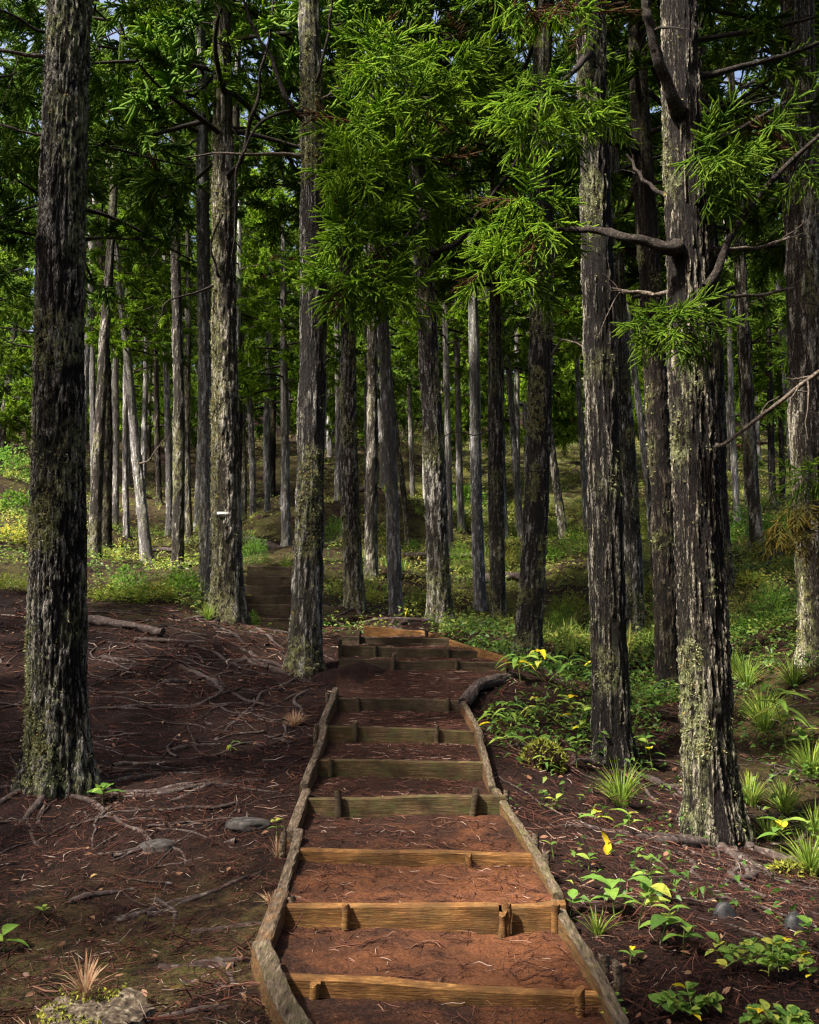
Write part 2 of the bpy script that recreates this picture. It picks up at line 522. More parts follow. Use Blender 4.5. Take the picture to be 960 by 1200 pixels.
# ------------------------------------------------------------------ trees: measured trunks
# key, base (px,py,D), second axis point (px,py), widths px at base-ish and at second point, bark, seg(theta, z), crown (variant, base height, scale) or None, label
TREES = [
 ('A', (68, 928, 6.0), (82, 0), 76, 50, 'bark_brown', (168, 310), (0, 16.0, 0.7), 'thick fissured conifer flecked with yellow-green lichen on the rooty bank left of the steps'),
 ('B', (356, 796, 9.6), (362, 0), 44, 27, 'bark_grey', (64, 230), (1, 15.0, 0.7), 'dark straight conifer beside the top end of the left stair rail'),
 ('C', (718, 905, 7.5), (691, 0), 52, 35, 'bark_brown', (120, 290), (2, 8.6, 0.75), 'scaly brown conifer just left of the thick pale-based trunk on the right slope'),
 ('D', (834, 972, 6.0), (797, 40), 70, 46, 'bark_brown', (168, 310), (0, 8.0, 0.95), 'thick conifer with pale flaking bark and bare crooked boughs above the seedlings'),
 ('E', (960, 775, 9.4), (937, 150), 46, 42, 'bark_grey', (60, 200), (1, 8.0, 0.9), 'broad grey conifer at the right edge with rusty foliage hanging on it'),
 ('F', (617, 785, 10.4), (635, 250), 37, 28, 'bark_grey', (56, 180), (2, 7.5, 0.85), 'mossy grey conifer behind the leafy plants at the bend of the steps'),
 ('G', (267, 718, 11.5), (262, 200), 42, 26, 'bark_grey', (60, 200), (4, 6.0, 1.1), 'stout conifer with a white trail mark and pale lichen down its left edge'),
 ('H', (516, 731, 12.5), (494, 280), 32, 23, 'bark_grey', (54, 190), (1, 6.6, 0.85), 'dark conifer rising behind the top step into the bright green boughs'),
 ('I', (464, 728, 14.0), (451, 420), 19, 16, 'bark_pale', (40, 160), (3, 5.6, 0.77), 'slim pale conifer left of the dark one behind the top step'),
 ('J', (416, 714, 13.5), (408, 380), 26, 19, 'bark_grey', (48, 170), (4, 6.0, 0.77), 'lichen-spotted conifer right of the dark straight trunk at the rail end'),
 ('K', (585, 738, 14.0), (582, 470), 19, 15, 'bark_grey', (40, 150), (3, 5.3, 0.77), 'thin grey conifer just left of the mossy grey trunk at the bend'),
 ('L', (563, 712, 16.5), (557, 490), 17, 14, 'bark_pale', (36, 140), (3, 5.3, 0.85), 'thin pale conifer standing between the dark trunk and the thin grey one'),
 ('M', (784, 820, 10.0), (762, 330), 34, 28, 'bark_dark', (56, 200), (2, 5.8, 0.9), 'dark conifer half hidden behind the thick pale-based trunk on the right'),
 ('N', (744, 752, 14.0), (733, 490), 27, 20, 'bark_grey', (44, 150), (4, 5.8, 0.85), 'lichen-pale conifer showing just right of the scaly brown trunk'),
 ('O', (208, 673, 17.5), (207, 345), 17, 13, 'bark_grey', (36, 140), (4, 6.0, 0.85), 'straight speckled conifer behind the bright fern left of the trail-marked trunk'),
 ('P', (243, 695, 12.6), (239, 330), 21, 17, 'bark_pale', (44, 170), (3, 6.6, 0.77), 'pale conifer hugging the left side of the trail-marked trunk'),
 ('Q', (124, 650, 19.5), (121, 335), 16, 12, 'bark_dark', (32, 130), (0, 5.4, 0.9), 'dark slim conifer right of the thick lichen-flecked trunk'),
 ('R', (173, 658, 19.0), (156, 490), 17, 12, 'bark_pale', (32, 110), (3, 3.0, 0.8), 'pale conifer leaning to the left behind the yellow ground plants'),
 ('S', (97, 716, 13.0), (96, 560), 12, 10, 'bark_dark', (28, 90), (4, 5.0, 0.8), 'dark conifer mostly hidden behind the thick lichen-flecked trunk'),
 ('T', (112, 640, 24.0), (109, 470), 10, 8, 'bark_pale', (24, 90), (1, 4.4, 1.0), 'thin pale conifer seen close to the right edge of the thick lichen-flecked trunk'),
 ('U', (135, 620, 27.0), (136, 470), 9, 8, 'bark_pale', (24, 90), (0, 4.4, 1.0), 'thin pale conifer behind the dark slim one'),
 ('V', (199, 628, 26.0), (196, 470), 11, 8, 'bark_pale', (24, 90), (2, 4.0, 1.0), 'thin pale conifer just left of the straight speckled one'),
 ('X', (222, 636, 24.0), (220, 440), 10, 8, 'bark_grey', (24, 90), (3, 5.2, 0.85), 'thin grey conifer just right of the straight speckled one'),
 ('Y', (150, 568, 36.0), (150, 470), 8, 7, 'bark_pale', (20, 70), (2, 3.6, 1.1), 'short-looking pale conifer far up the slope above the leaning trunk'),
 ('Z', (187, 590, 32.0), (184, 480), 8, 7, 'bark_dark', (20, 70), (1, 3.4, 1.1), 'thin dark conifer far up the slope right of the leaning trunk'),
 ('AA', (296, 612, 30.0), (294, 500), 9, 8, 'bark_pale', (22, 80), (4, 3.2, 1.0), 'right one of a pair of thin pale conifers right of the trail-marked trunk'),
 ('AB', (286, 618, 29.0), (285, 500), 8, 7, 'bark_grey', (22, 80), (3, 3.4, 1.0), 'left one of a pair of thin pale conifers right of the trail-marked trunk'),
 ('AC', (335, 642, 23.0), (334, 520), 13, 11, 'bark_pale', (24, 80), (3, 2.6, 1.0), 'pale conifer at the left edge of the dark straight trunk above the far steps'),
 ('AD', (662, 637, 22.0), (643, 500), 13, 9, 'bark_grey', (24, 80), (3, 3.2, 1.0), 'conifer leaning to the left between the mossy grey trunk and the scaly brown one'),
 ('AE', (766, 648, 23.0), (748, 470), 10, 8, 'bark_pale', (24, 90), (1, 4.4, 1.0), 'slender almost white conifer leaning beside the dark half-hidden trunk'),
 ('AF', (612, 640, 26.0), (601, 500), 10, 8, 'bark_pale', (24, 80), (2, 3.6, 1.0), 'pale leaning conifer half hidden behind the mossy grey trunk'),
 ('AG', (484, 588, 34.0), (481, 490), 7, 6, 'bark_pale', (20, 70), (0, 3.2, 1.1), 'very thin pale conifer high on the grassy slope left of the dark trunk'),
 ('AH', (478, 634, 24.0), (466, 520), 9, 7, 'bark_grey', (22, 80), (2, 3.0, 1.0), 'thin leaning conifer right behind the slim pale trunk'),
 ('AI', (448, 592, 32.0), (447, 500), 9, 8, 'bark_pale', (20, 70), (4, 2.8, 1.1), 'short-looking pale conifer on the slope left of the slim pale trunk'),
 ('AJ', (852, 692, 14.5), (841, 470), 22, 18, 'bark_dark', (40, 140), (1, 5.2, 1.0), 'dark conifer just right of the thick pale-based trunk'),
 ('AK', (884, 588, 28.0), (881, 480), 9, 8, 'bark_dark', (22, 80), (2, 2.6, 1.1), 'left one of three dark distant conifers in the gap at far right'),
 ('AL', (906, 592, 28.0), (903, 480), 10, 8, 'bark_dark', (22, 80), (0, 2.6, 1.1), 'middle one of three dark distant conifers in the gap at far right'),
 ('AM', (917, 590, 30.0), (915, 480), 8, 7, 'bark_dark', (22, 80), (3, 2.6, 1.1), 'right one of three dark distant conifers in the gap at far right'),
 ('AN', (527, 640, 22.0), (524, 470), 10, 8, 'bark_pale', (24, 80), (3, 3.4, 0.9), 'thin pale conifer peeping out right of the dark trunk behind the top step'),
 ('AO', (607, 620, 28.0), (606, 480), 8, 7, 'bark_pale', (22, 80), (1, 3.2, 1.0), 'thin pale conifer behind and right of the thin grey one'),
 ('AP', (760, 420, 20.0), (744, 180), 24, 20, 'bark_grey', (30, 80), None, ''),
]
TREES = [t for t in TREES if t[0] != 'AP']

# ------------------------------------------------------------------ terrain from measured points
ctl = []
def gp(px, py, D, dz=0.0):
    p = W(px, py, D); ctl.append((p[0], p[1], p[2] + dz))
for t in TREES:
    gp(*t[1])
for p, dz in zip(LEFT_RAIL, (-0.10, -0.11, -0.06, -0.05, -0.05)):
    ctl.append((p[0] - 0.10, p[1], p[2] + dz))
for p, dz in zip(RIGHT_RAIL[:5], (-0.13, -0.12, -0.12, -0.12, -0.14)):
    ctl.append((p[0] + 0.10, p[1], p[2] + dz))
for p in TOP_RAIL:
    ctl.append((p[0] + 0.12, p[1] + 0.08, p[2] - 0.04))
for q in [(0, 1195, 2.95), (150, 1100, 3.85), (200, 1010, 4.8), (280, 1180, 3.0), (40, 1040, 4.5), (250, 900, 6.6), (200, 830, 8.0), (300, 770, 9.6),
          (40, 760, 9.2), (10, 690, 12.0), (150, 745, 9.8), (180, 712, 11.4), (20, 620, 17.0), (380, 745, 11.2), (340, 735, 12.2), (310, 660, 17.0), (340, 610, 24.0),
          (850, 1150, 3.6), (700, 1010, 4.9), (760, 1080, 4.1), (960, 1190, 3.3), (940, 1020, 5.6), (650, 900, 6.6), (600, 840, 8.0), (900, 900, 7.4), (930, 830, 8.2), (640, 950, 5.8),
          (900, 740, 11.5), (690, 760, 11.8), (880, 640, 17.5), (700, 640, 20.0), (560, 650, 20.0), (480, 655, 20.0), (420, 640, 20.0), (260, 640, 22.0), (60, 580, 24.0), (940, 660, 16.0)]:
    gp(*q)
for D, z in ((26, 4.3), (40, 8.4), (65, 16.0), (110, 29.0)):
    for s in (-0.75, 0.0, 0.75):
        ctl.append((s * D, D, EYE + z + 0.4 * abs(s) * (1 if s < 0 else 0.2)))
for x in (-9, -3, 0, 4, 10):
    ctl.append((x, 0.3, EYE - 1.60 - 0.03 * max(x, 0)))
    ctl.append((x, -12, EYE - 3.3))
    ctl.append((x * 2, -40, EYE - 9))
ctl.append((-8, 6, EYE - 0.75)); ctl.append((8, 6, EYE - 1.5)); ctl.append((-14, 12, EYE + 0.7)); ctl.append((12, 12, EYE + 0.2))
CT = np.array(ctl)
def _tps(r2):
    return 0.5 * r2 * np.log(r2 + 1e-9)
n = len(CT)
K = _tps(((CT[:, None, :2] - CT[None, :, :2]) ** 2).sum(-1)) + np.eye(n) * 0.35
Pm = np.concatenate([np.ones((n, 1)), CT[:, :2]], 1)
Am = np.zeros((n + 3, n + 3)); Am[:n, :n] = K; Am[:n, n:] = Pm; Am[n:, :n] = Pm.T
TW = np.linalg.solve(Am, np.concatenate([CT[:, 2], np.zeros(3)]))

FAR = [(735, 12.6), (724, 13.0), (708, 13.9), (697, 14.4), (686, 14.9), (675, 15.4), (664, 15.9)]
FAR_Y = [11.9] + [D for _, D in FAR] + [16.5]
FAR_Z = [W(318, 735, 12.6)[2] - 0.16] + [W(318, py, D)[2] - 0.13 for py, D in FAR] + [W(318, 664, 15.9)[2] + 0.08]
FAR_L = [float(W(283 + q * 1.2, py, D)[0]) for q, (py, D) in enumerate(FAR)]
FAR_R = [float(W(358 - q * 1.5, py, D)[0]) for q, (py, D) in enumerate(FAR)]
FAR_DD = [D for _, D in FAR]

def corridor(x, y):
    xl = np.interp(y, cl_y, cl_x); xr = np.interp(y, cr_y, cr_x)
    return (x > xl) & (x < xr) & (y > 1.5) & (y < 10.86)

def H(x, y, cut=False):
    x = np.atleast_1d(np.asarray(x, float)); y = np.atleast_1d(np.asarray(y, float))
    sh = x.shape
    x = x.ravel(); y = y.ravel()
    z = np.empty(len(x))
    for i in range(0, len(x), 40000):
        a, b = x[i:i + 40000], y[i:i + 40000]
        r2 = (a[:, None] - CT[None, :, 0]) ** 2 + (b[:, None] - CT[None, :, 1]) ** 2
        z[i:i + 40000] = _tps(r2) @ TW[:n] + TW[n] + TW[n + 1] * a + TW[n + 2] * b
    far = sstep(9, 22, y)
    dl = np.abs(x - np.interp(y, cl_y, cl_x)); dr = np.abs(x - np.interp(y, cr_y, cr_x))
    near_stair = np.where((y > 1) & (y < 11.2), sstep(0.05, 0.6, np.minimum(dl, dr)), 1.0)
    z = z + near_stair * ((noise2(x, y, 0.8, 3) - 0.5) * (0.10 + 0.35 * far) + (noise2(x, y, 2.6, 4) - 0.5) * (0.07 + 0.12 * far))
    z = z + (noise2(x, y, 9, 5) - 0.5) * 0.035 * (0.4 + 0.6 * near_stair) + (noise2(x, y, 26, 6) - 0.5) * 0.014
    fl = sstep(0.0, 0.25, x - np.interp(y, FAR_DD, FAR_L) + 0.2) * sstep(0.0, 0.25, np.interp(y, FAR_DD, FAR_R) + 0.2 - x) * sstep(11.2, 12.3, y) * sstep(17.2, 16.2, y)
    z = z * (1 - fl) + (np.interp(y, FAR_Y, FAR_Z) - 0.06) * fl
    inside = corridor(x, y)
    zt = np.interp(y, st_y, st_z)
    if cut:
        z = np.where(inside, np.minimum(z, zt - 0.16), z)
    else:
        z = np.where(inside, zt + 0.02, z)
    return z.reshape(sh)

def Hs(x, y):
    return float(H(x, y)[0])

def build_ground():
    ys = np.concatenate([np.arange(-40, -6, 2.0), np.arange(-6, 1.8, 0.3), np.exp(np.arange(math.log(1.8), math.log(125), 0.0105))])
    u = np.linspace(-1, 1, 451)
    xs = 1.5 * np.sinh(4.55 * u)
    X, Y = np.meshgrid(xs, ys)
    Z = H(X, Y, cut=True)
    V = np.stack([X.ravel(), Y.ravel(), Z.ravel()], 1)
    nx, ny = len(xs), len(ys)
    i = np.arange(ny - 1)[:, None] * nx + np.arange(nx - 1)[None, :]
    F = np.stack([i, i + 1, i + nx + 1, i + nx], -1).reshape(-1, 4)
    x, y = V[:, 0], V[:, 1]
    C = np.zeros((len(V), 4))
    # bare worn earth beside the foot of the steps, moss on it
    bare = np.exp(-(((x + 1.05) / 0.75) ** 2 + ((y - 3.55) / 0.75) ** 2)) * 1.3
    C[:, 0] = np.clip(bare, 0, 1)
    moss = np.exp(-(((x + 1.0) / 0.8) ** 2 + ((y - 3.6) / 0.7) ** 2)) * 0.5
    mid = sstep(11.5, 15, y) * (0.35 + 0.45 * sstep(-2, 3, x)) * sstep(60, 40, y)
    bank = np.exp(-(((x + 2.6) / 1.3) ** 2 + ((y - 11.8) / 1.0) ** 2)) * 0.9
    rt = np.exp(-(((x - 3.4) / 1.0) ** 2 + ((y - 8.0) / 2.0) ** 2)) * 0.6
    C[:, 1] = np.clip(moss + mid + bank + rt, 0, 1)
    g = link('ground', MB().add(V, F, C).mesh('ground', M['ground']))
    g['kind'] = 'structure'
    return g
build_ground()

# ------------------------------------------------------------------ stairs
def board(p0, p1, h, th, drop0=None, seed=0, nseg=28, side=0.0, lean=0.0):
    """a sawn plank on edge from p0 to p1 (middle of its top edge), h deep, th thick; chamfered, slightly warped and chipped"""
    p0 = np.asarray(p0, float); p1 = np.asarray(p1, float)
    L = np.linalg.norm(p1 - p0)
    ax = (p1 - p0) / L
    flat = np.array([ax[0], ax[1], 0]); flat /= np.linalg.norm(flat)
    nrm = np.array([flat[1], -flat[0], 0])          # towards the walker when the plank runs left to right
    up = np.array([0, 0, 1.0])
    c = min(0.008, th * 0.25)
    prof = [(-th / 2, -h), (th / 2, -h), (th / 2, -h * 0.66), (th / 2, -h * 0.33), (th / 2, -c), (th / 2 - c, 0), (-th / 2 + c, 0), (-th / 2, -c)]
    t = np.linspace(0, 1, nseg)
    V = []
    for k, (a, b) in enumerate(prof):
        q = p0[None] + ax[None] * (t * L)[:, None]
        w = noise3(np.stack([t * L * 5, np.full(nseg, k * 0.7 + seed), np.full(nseg, 0.3)], 1), seed) - 0.5
        w2 = noise3(np.stack([t * L * 22, np.full(nseg, k * 0.9 + seed), np.full(nseg, 0.3)], 1), seed + 5) - 0.5
        w3 = noise3(np.stack([t * L * 3, np.full(nseg, seed * 1.7), np.full(nseg, 0.9)], 1), seed + 9) - 0.5
        q = q + nrm[None] * (a + 0.012 * w + 0.006 * w2 + side * 0 - lean * b)[:, None]
        q = q + up[None] * (b + (0.014 * w3 + 0.006 * w2 if b > -0.02 else 0.004 * w))[:, None]
        V.append(q)
    V = np.stack(V, 1).reshape(-1, 3)
    m = len(prof)
    i = np.arange(nseg - 1)[:, None] * m; j = np.arange(m)[None]; kk = (j + 1) % m
    F = np.stack([i + j, i + kk, i + m + kk, i + m + j], -1).reshape(-1, 4)
    mb = MB()
    tube_caps(mb, V, F[:, ::-1], m)
    return mb

def stake(p, h, r, tilt=(0, 0), seed=0, split=False):
    rng = np.random.default_rng(seed)
    nz = 7
    z = np.linspace(-0.12, h, nz)
    path = np.stack([p[0] + tilt[0] * z + rng.normal(0, .002, nz), p[1] + tilt[1] * z + rng.normal(0, .002, nz), p[2] + z], 1)
    V, F = tube(path, np.full(nz, r) * rng.uniform(.88, 1.1, nz), 7)
    V = V + rng.normal(0, r * 0.09, V.shape)
    V[-7:, 2] += rng.uniform(-.012, .02, 7)
    mb = MB(); tube_caps(mb, V, F, 7)
    return mb

stair = thing('timber_stairway', 'long flight of earth steps edged with brown planks climbing up the middle of the slope', 'stairway', W(500, 1165, 3.35))
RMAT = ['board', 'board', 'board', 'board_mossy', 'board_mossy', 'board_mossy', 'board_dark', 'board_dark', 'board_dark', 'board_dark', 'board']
for i, (a, b, c, d, e, f, D) in enumerate(RISERS):
    p0, p1 = W(a - 3, b, D), W(c + 3, d, D)
    if i >= 7:
        p1[0] = max(p1[0], float(np.interp(D, cr_y, cr_x)) - 0.01)
        if i == 7:
            p0[0] = float(np.interp(D, cl_y, cl_x)) + 0.01
    if i < 7:
        p1[0] = max(p1[0], float(np.interp(D, cr_y, cr_x)) + 0.02); p0[0] = min(p0[0], float(np.interp(D, cl_y, cl_x)) + 0.012)
    h = 0.5 * ((p0[2] - W(a, e, D)[2]) + (p1[2] - W(c, f, D)[2])) + 0.035
    if i == 1:      # second step: a long plank and a short one butted behind a stake
        pm = W(584, 1058, D); pn = W(588, 1060, D + 0.015)
        part('riser_board', board(p0, pm, h, 0.05, seed=11), M['board'], stair, smooth=False)
        part('riser_board', board(pn, p1, h, 0.05, seed=12, nseg=10), M['board'], stair, smooth=False)
        continue
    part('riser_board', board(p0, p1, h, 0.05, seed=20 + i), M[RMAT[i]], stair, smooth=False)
# earth treads
for i in range(len(RISERS)):
    y1 = RD[i] if i < len(RISERS) else None
    y0 = 1.6 if i == 0 else RD[i - 1] + 0.022
    yb = RD[i] - 0.02
    zf = RB[0] - 0.13 if i == 0 else RZ[i - 1] - 0.016
    zb = RB[i] + 0.012
    ny = 40 if i < 4 else 24
    nx = 64
    ty = np.linspace(0, 1, ny); tx = np.linspace(0, 1, nx)
    Yg = y0 + (yb - y0) * ty[:, None] + 0 * tx[None]
    xl = np.interp(Yg[:, 0], cl_y, cl_x) + 0.0; xr = np.interp(Yg[:, 0], cr_y, cr_x) - 0.0
    Xg = xl[:, None] * (1 - tx) + xr[:, None] * tx
    if i in (8, 9, 10):
        Xg = np.interp(Yg, cl_y, cl_x) * (1 - tx) + xr[:, None] * tx
    Zg = zf + (zb - zf) * sstep(0, 1, ty)[:, None] ** 1.0 + 0 * Xg
    if 0 < i:
        a0 = RISERS[i - 1]; zl, zr = W(a0[0], a0[1], a0[6])[2], W(a0[2], a0[3], a0[6])[2]
        Zg = Zg + (1 - ty)[:, None] * (zr - zl) * (tx - 0.5)
    if i < 8:
        a1 = RISERS[i]; zl, zr = W(a1[0], a1[4], a1[6])[2], W(a1[2], a1[5], a1[6])[2]
        Zg = Zg + ty[:, None] * (zr - zl) * (tx - 0.5)
    Zg = Zg + (noise2(Xg, Yg, 3.2, 31) - 0.5) * 0.035 + (noise2(Xg, Yg, 13, 32) - 0.5) * 0.022 + (noise2(Xg, Yg, 45, 33) - 0.5) * 0.012
    edge = np.minimum(tx, 1 - tx)
    Zg = Zg + 0.02 * np.exp(-tx / 0.05)[None] + 0.006 * np.exp(-(1 - tx) / 0.05)[None]
    V = np.stack([Xg.ravel(), Yg.ravel(), Zg.ravel()], 1)
    k0 = np.arange(ny - 1)[:, None] * nx + np.arange(nx - 1)[None]
    F = np.stack([k0, k0 + 1, k0 + nx + 1, k0 + nx], -1).reshape(-1, 4)
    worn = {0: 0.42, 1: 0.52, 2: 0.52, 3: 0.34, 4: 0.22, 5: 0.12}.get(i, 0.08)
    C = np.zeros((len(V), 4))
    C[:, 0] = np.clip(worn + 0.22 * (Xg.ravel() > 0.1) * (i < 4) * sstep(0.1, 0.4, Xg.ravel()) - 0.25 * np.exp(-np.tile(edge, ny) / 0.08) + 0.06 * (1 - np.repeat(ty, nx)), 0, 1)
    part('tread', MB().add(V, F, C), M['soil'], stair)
# earth bank slumped over the left end of the short step
tb = np.linspace(0, 2 * math.pi, 36, endpoint=False); rb_ = np.linspace(0, 1, 14)
cb = np.array([-0.52, 9.10, RB[7] + 0.0])
Xb = cb[0] + 0.42 * rb_[:, None] * np.cos(tb); Yb = cb[1] + 0.42 * rb_[:, None] * np.sin(tb)
tq = np.clip((Yb - 8.22) / 1.06, 0, 1)
Zb = RZ[6] - 0.016 + (RB[7] + 0.012 - RZ[6] + 0.016) * tq * tq * (3 - 2 * tq) - 0.05 + 0.14 * (1 - rb_[:, None] ** 1.4) + (noise2(Xb, Yb, 9, 3) - .5) * 0.06 + (noise2(Xb, Yb, 30, 4) - .5) * 0.025
ib = np.arange(13)[:, None] * 36; jb = np.arange(36)[None]; kb_ = (jb + 1) % 36
part('earth_bank', MB().add(np.stack([Xb.ravel(), Yb.ravel(), Zb.ravel()], 1), np.stack([ib + jb, ib + 36 + jb, ib + 36 + kb_, ib + kb_], -1).reshape(-1, 4)), M['ground'], stair)
# side rails: planks on edge following the flight
def rail_piece(pts, h, th, seed, fresh=0.0, moss=0.0, name='side_board'):
    pts = np.array(pts)
    seg = np.concatenate([[0], np.cumsum(np.linalg.norm(np.diff(pts, axis=0), axis=1))])
    m = max(14, int(seg[-1] / 0.04))
    s = np.linspace(0, seg[-1], m)
    P = np.stack([np.interp(s, seg, pts[:, k]) for k in range(3)], 1)
    P[:, 0] += (noise3(np.stack([s * 2.2, 0 * s + seed, 0 * s], 1), seed) - 0.5) * 0.012
    P[:, 2] += (noise3(np.stack([s * 3.0, 0 * s + seed, 0 * s], 1), seed + 1) - 0.5) * 0.014
    T = np.gradient(P, axis=0); T[:, 2] = 0; T /= np.linalg.norm(T, axis=1)[:, None]
    N = np.stack([T[:, 1], -T[:, 0], 0 * s], 1)
    prof = [(-th / 2, -h), (th / 2, -h), (th / 2, -h * 0.7), (th / 2, -.018), (th / 2, -.006), (th / 2 - .006, 0.0), (0, 0.002), (-th / 2 + .006, 0), (-th / 2, -.006), (-th / 2, -.018), (-th / 2, -h * .5)]
    V = []; C = []
    for k, (a, b) in enumerate(prof):
        w = noise3(np.stack([s * 18, np.full(m, k * 1.3), np.full(m, seed)], 1), seed) - 0.5
        w2 = noise3(np.stack([s * 60, np.full(m, k * 1.3), np.full(m, seed)], 1), seed + 3) - 0.5
        q = P + N * (a + 0.004 * w + 0.002 * w2)[:, None]
        q[:, 2] += b + 0.004 * w2 + 0.004 * w
        V.append(q)
        f = np.full((m, 4), 0.0)
        f[:, 0] = fresh + (0.75 if b < -0.015 else 0.0)
        f[:, 1] = moss
        C.append(f)
    V = np.stack(V, 1).reshape(-1, 3); C = np.stack(C, 1).reshape(-1, 4)
    mm = len(prof)
    i = np.arange(m - 1)[:, None] * mm; j = np.arange(mm)[None]; kk = (j + 1) % mm
    F = np.stack([i + j, i + kk, i + mm + kk, i + mm + j], -1).reshape(-1, 4)
    mb = MB(); tube_caps(mb, V, F[:, ::-1], mm, C)
    return part(name, mb, M['rail'], stair, smooth=False)
lr, rr = LEFT_RAIL, RIGHT_RAIL
o = rail_piece([lr[0], lr[0] * 0.45 + lr[1] * 0.55 + np.array([-0.01, 0, 0.01]), lr[1]], 0.24, 0.065, 1, 0.1, 0.25)
o['label'] = 'splintered grey-white lowest plank of the left side'
o = rail_piece([lr[1] + np.array([0.0, 0.02, -0.01]), lr[2] + np.array([0, -0.03, 0.0])], 0.22, 0.06, 2, 0.45, 0.0)
o['label'] = 'reddish split plank of the left side'
mL = lr[2] * .5 + lr[3] * .5
rail_piece([lr[2], mL + np.array([.012, -.01, .008])], 0.22, 0.045, 3)
rail_piece([mL + np.array([-.022, .005, -.006]), lr[3] + np.array([0, -.03, 0])], 0.22, 0.05, 13, 0.12)
mL = lr[3] * .5 + lr[4] * .5
rail_piece([lr[3] + np.array([-0.02, 0, 0.015]), mL + np.array([.01, 0, .012])], 0.2, 0.045, 4)
rail_piece([mL + np.array([-.02, .01, 0]), lr[4]], 0.2, 0.05, 14, 0.1)
rail_piece([rr[0], rr[1], rr[2] + np.array([0, -.04, 0])], 0.26, 0.042, 5, 0.15, 0.25)
mR = rr[2] * .5 + rr[3] * .5 + np.array([0.03, 0, -0.015])
rail_piece([rr[2] + np.array([.01, -.01, .02]), mR + np.array([.004, 0, .012])], 0.25, 0.042, 6, 0.25, 0.3)
rail_piece([mR + np.array([.016, -.02, -.004]), rr[3] + np.array([0.0, -.03, 0])], 0.25, 0.042, 16, 0.2, 0.45)
mR = rr[3] * .5 + rr[4] * .5 + np.array([0.02, 0, 0.0])
rail_piece([rr[3] + np.array([-.01, 0, .02]), mR + np.array([0, 0, .014])], 0.22, 0.042, 7, 0.1, 0.1)
rail_piece([mR + np.array([.016, -.02, 0]), rr[4]], 0.22, 0.042, 17, 0.15, 0.1)
# rough log at the bend
P = np.array([rr[4] + np.array([0.0, -0.05, -0.03]), rr[5] + np.array([0, 0, -0.02]), rr[6] + np.array([0.02, 0, -0.05]), rr[6] + np.array([0.22, 0.22, -0.10])])
sg = np.linspace(0, 3, 26)
P = np.stack([np.interp(sg, range(4), P[:, kx]) for kx in range(3)], 1)
V, F = tube(P, 0.052 + 0.006 * np.sin(sg * 5), 14)
V += (noise3(V * 30, 3)[:, None] - 0.5) * 0.028 + (noise3(V * 80, 4)[:, None] - 0.5) * 0.016
mb = MB(); tube_caps(mb, V, F, 12, np.array([0.1, 0.3, 0, 0]))
part('edge_log', mb, M['root'], stair, smooth=False)
part('edging_board', board(TOP_RAIL[0] + np.array([0, 0, .01]), TOP_RAIL[1], 0.17, 0.05, seed=51, nseg=16), M['board'], stair, smooth=False)
part('edging_board', board(TOP_RAIL[1] + np.array([-.01, -.03, .01]), TOP_RAIL[2] + np.array([.03, -.02, 0]), 0.22, 0.05, seed=52, nseg=16), M['board'], stair, smooth=False)
# stakes that hold the boards
for q, (px, py, D, h, tl) in enumerate([(406, 1058, 3.95, .0, (0, 0)), (593, 1060, 3.95, .02, (0, 0)), (587, 1062, 3.94, -.02, (0.05, 0)), (648, 1058, 3.93, .01, (0.0, 0)), (398, 931, 5.4, .02, (-.02, 0)), (553, 930, 5.4, .02, (.16, 0)), (371, 1146, 3.35, .0, (0, 0)), (676, 1165, 3.33, .02, (0, 0)),
                                  (417, 848, 7.2, .01, (0, 0)), (512, 852, 7.2, .01, (0, 0)), (388, 889, 6.2, .0, (.05, 0)), (420, 745, 10.3, .04, (.1, 0)), (400, 758, 9.8, .05, (-.06, 0)), (461, 774, 9.3, .06, (.05, 0)), (535, 776, 9.3, .01, (0, 0)), (440, 758, 9.8, .0, (0, 0)), (525, 760, 9.8, .0, (0, 0)), (420, 818, 8.2, .0, (0, 0)), (525, 820, 8.2, .0, (0, 0)), (500, 741, 10.6, .02, (0, 0)), (548, 1001, 4.6, .0, (0, 0))]):
    p = W(px, py, D); p[1] -= 0.045
    full = 0.13
    p[2] -= full
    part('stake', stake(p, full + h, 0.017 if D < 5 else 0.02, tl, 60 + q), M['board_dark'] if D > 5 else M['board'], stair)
for q, (px, py, D, out) in enumerate([(697, 1020, 4.55, .09), (664, 1012, 4.5, .1), (728, 1128, 3.55, .09), (672, 1000, 4.75, .10), (593, 930, 5.6, .09), (352, 1000, 4.7, -.08), (326, 1055, 4.0, .10), (374, 860, 6.9, -.05), (386, 812, 8.1, -.06), (735, 1140, 3.4, .12)]):
    xr = float(np.interp(D, cr_y, cr_x)) + 0.06 if px > 480 else float(np.interp(D, cl_y, cl_x)) - 0.055
    if (px, py) == (326, 1055):
        xr = float(np.interp(D, cl_y, cl_x)) + 0.05
    z = float(np.interp(D, [p[1] for p in (rr if px > 480 else lr)], [p[2] for p in (rr if px > 480 else lr)]))
    part('stake', stake(np.array([xr, D, z - 0.16]), 0.16 + (0.03 if q % 2 else -0.01), 0.018, (0.02, 0), 90 + q), M['rail'], stair)

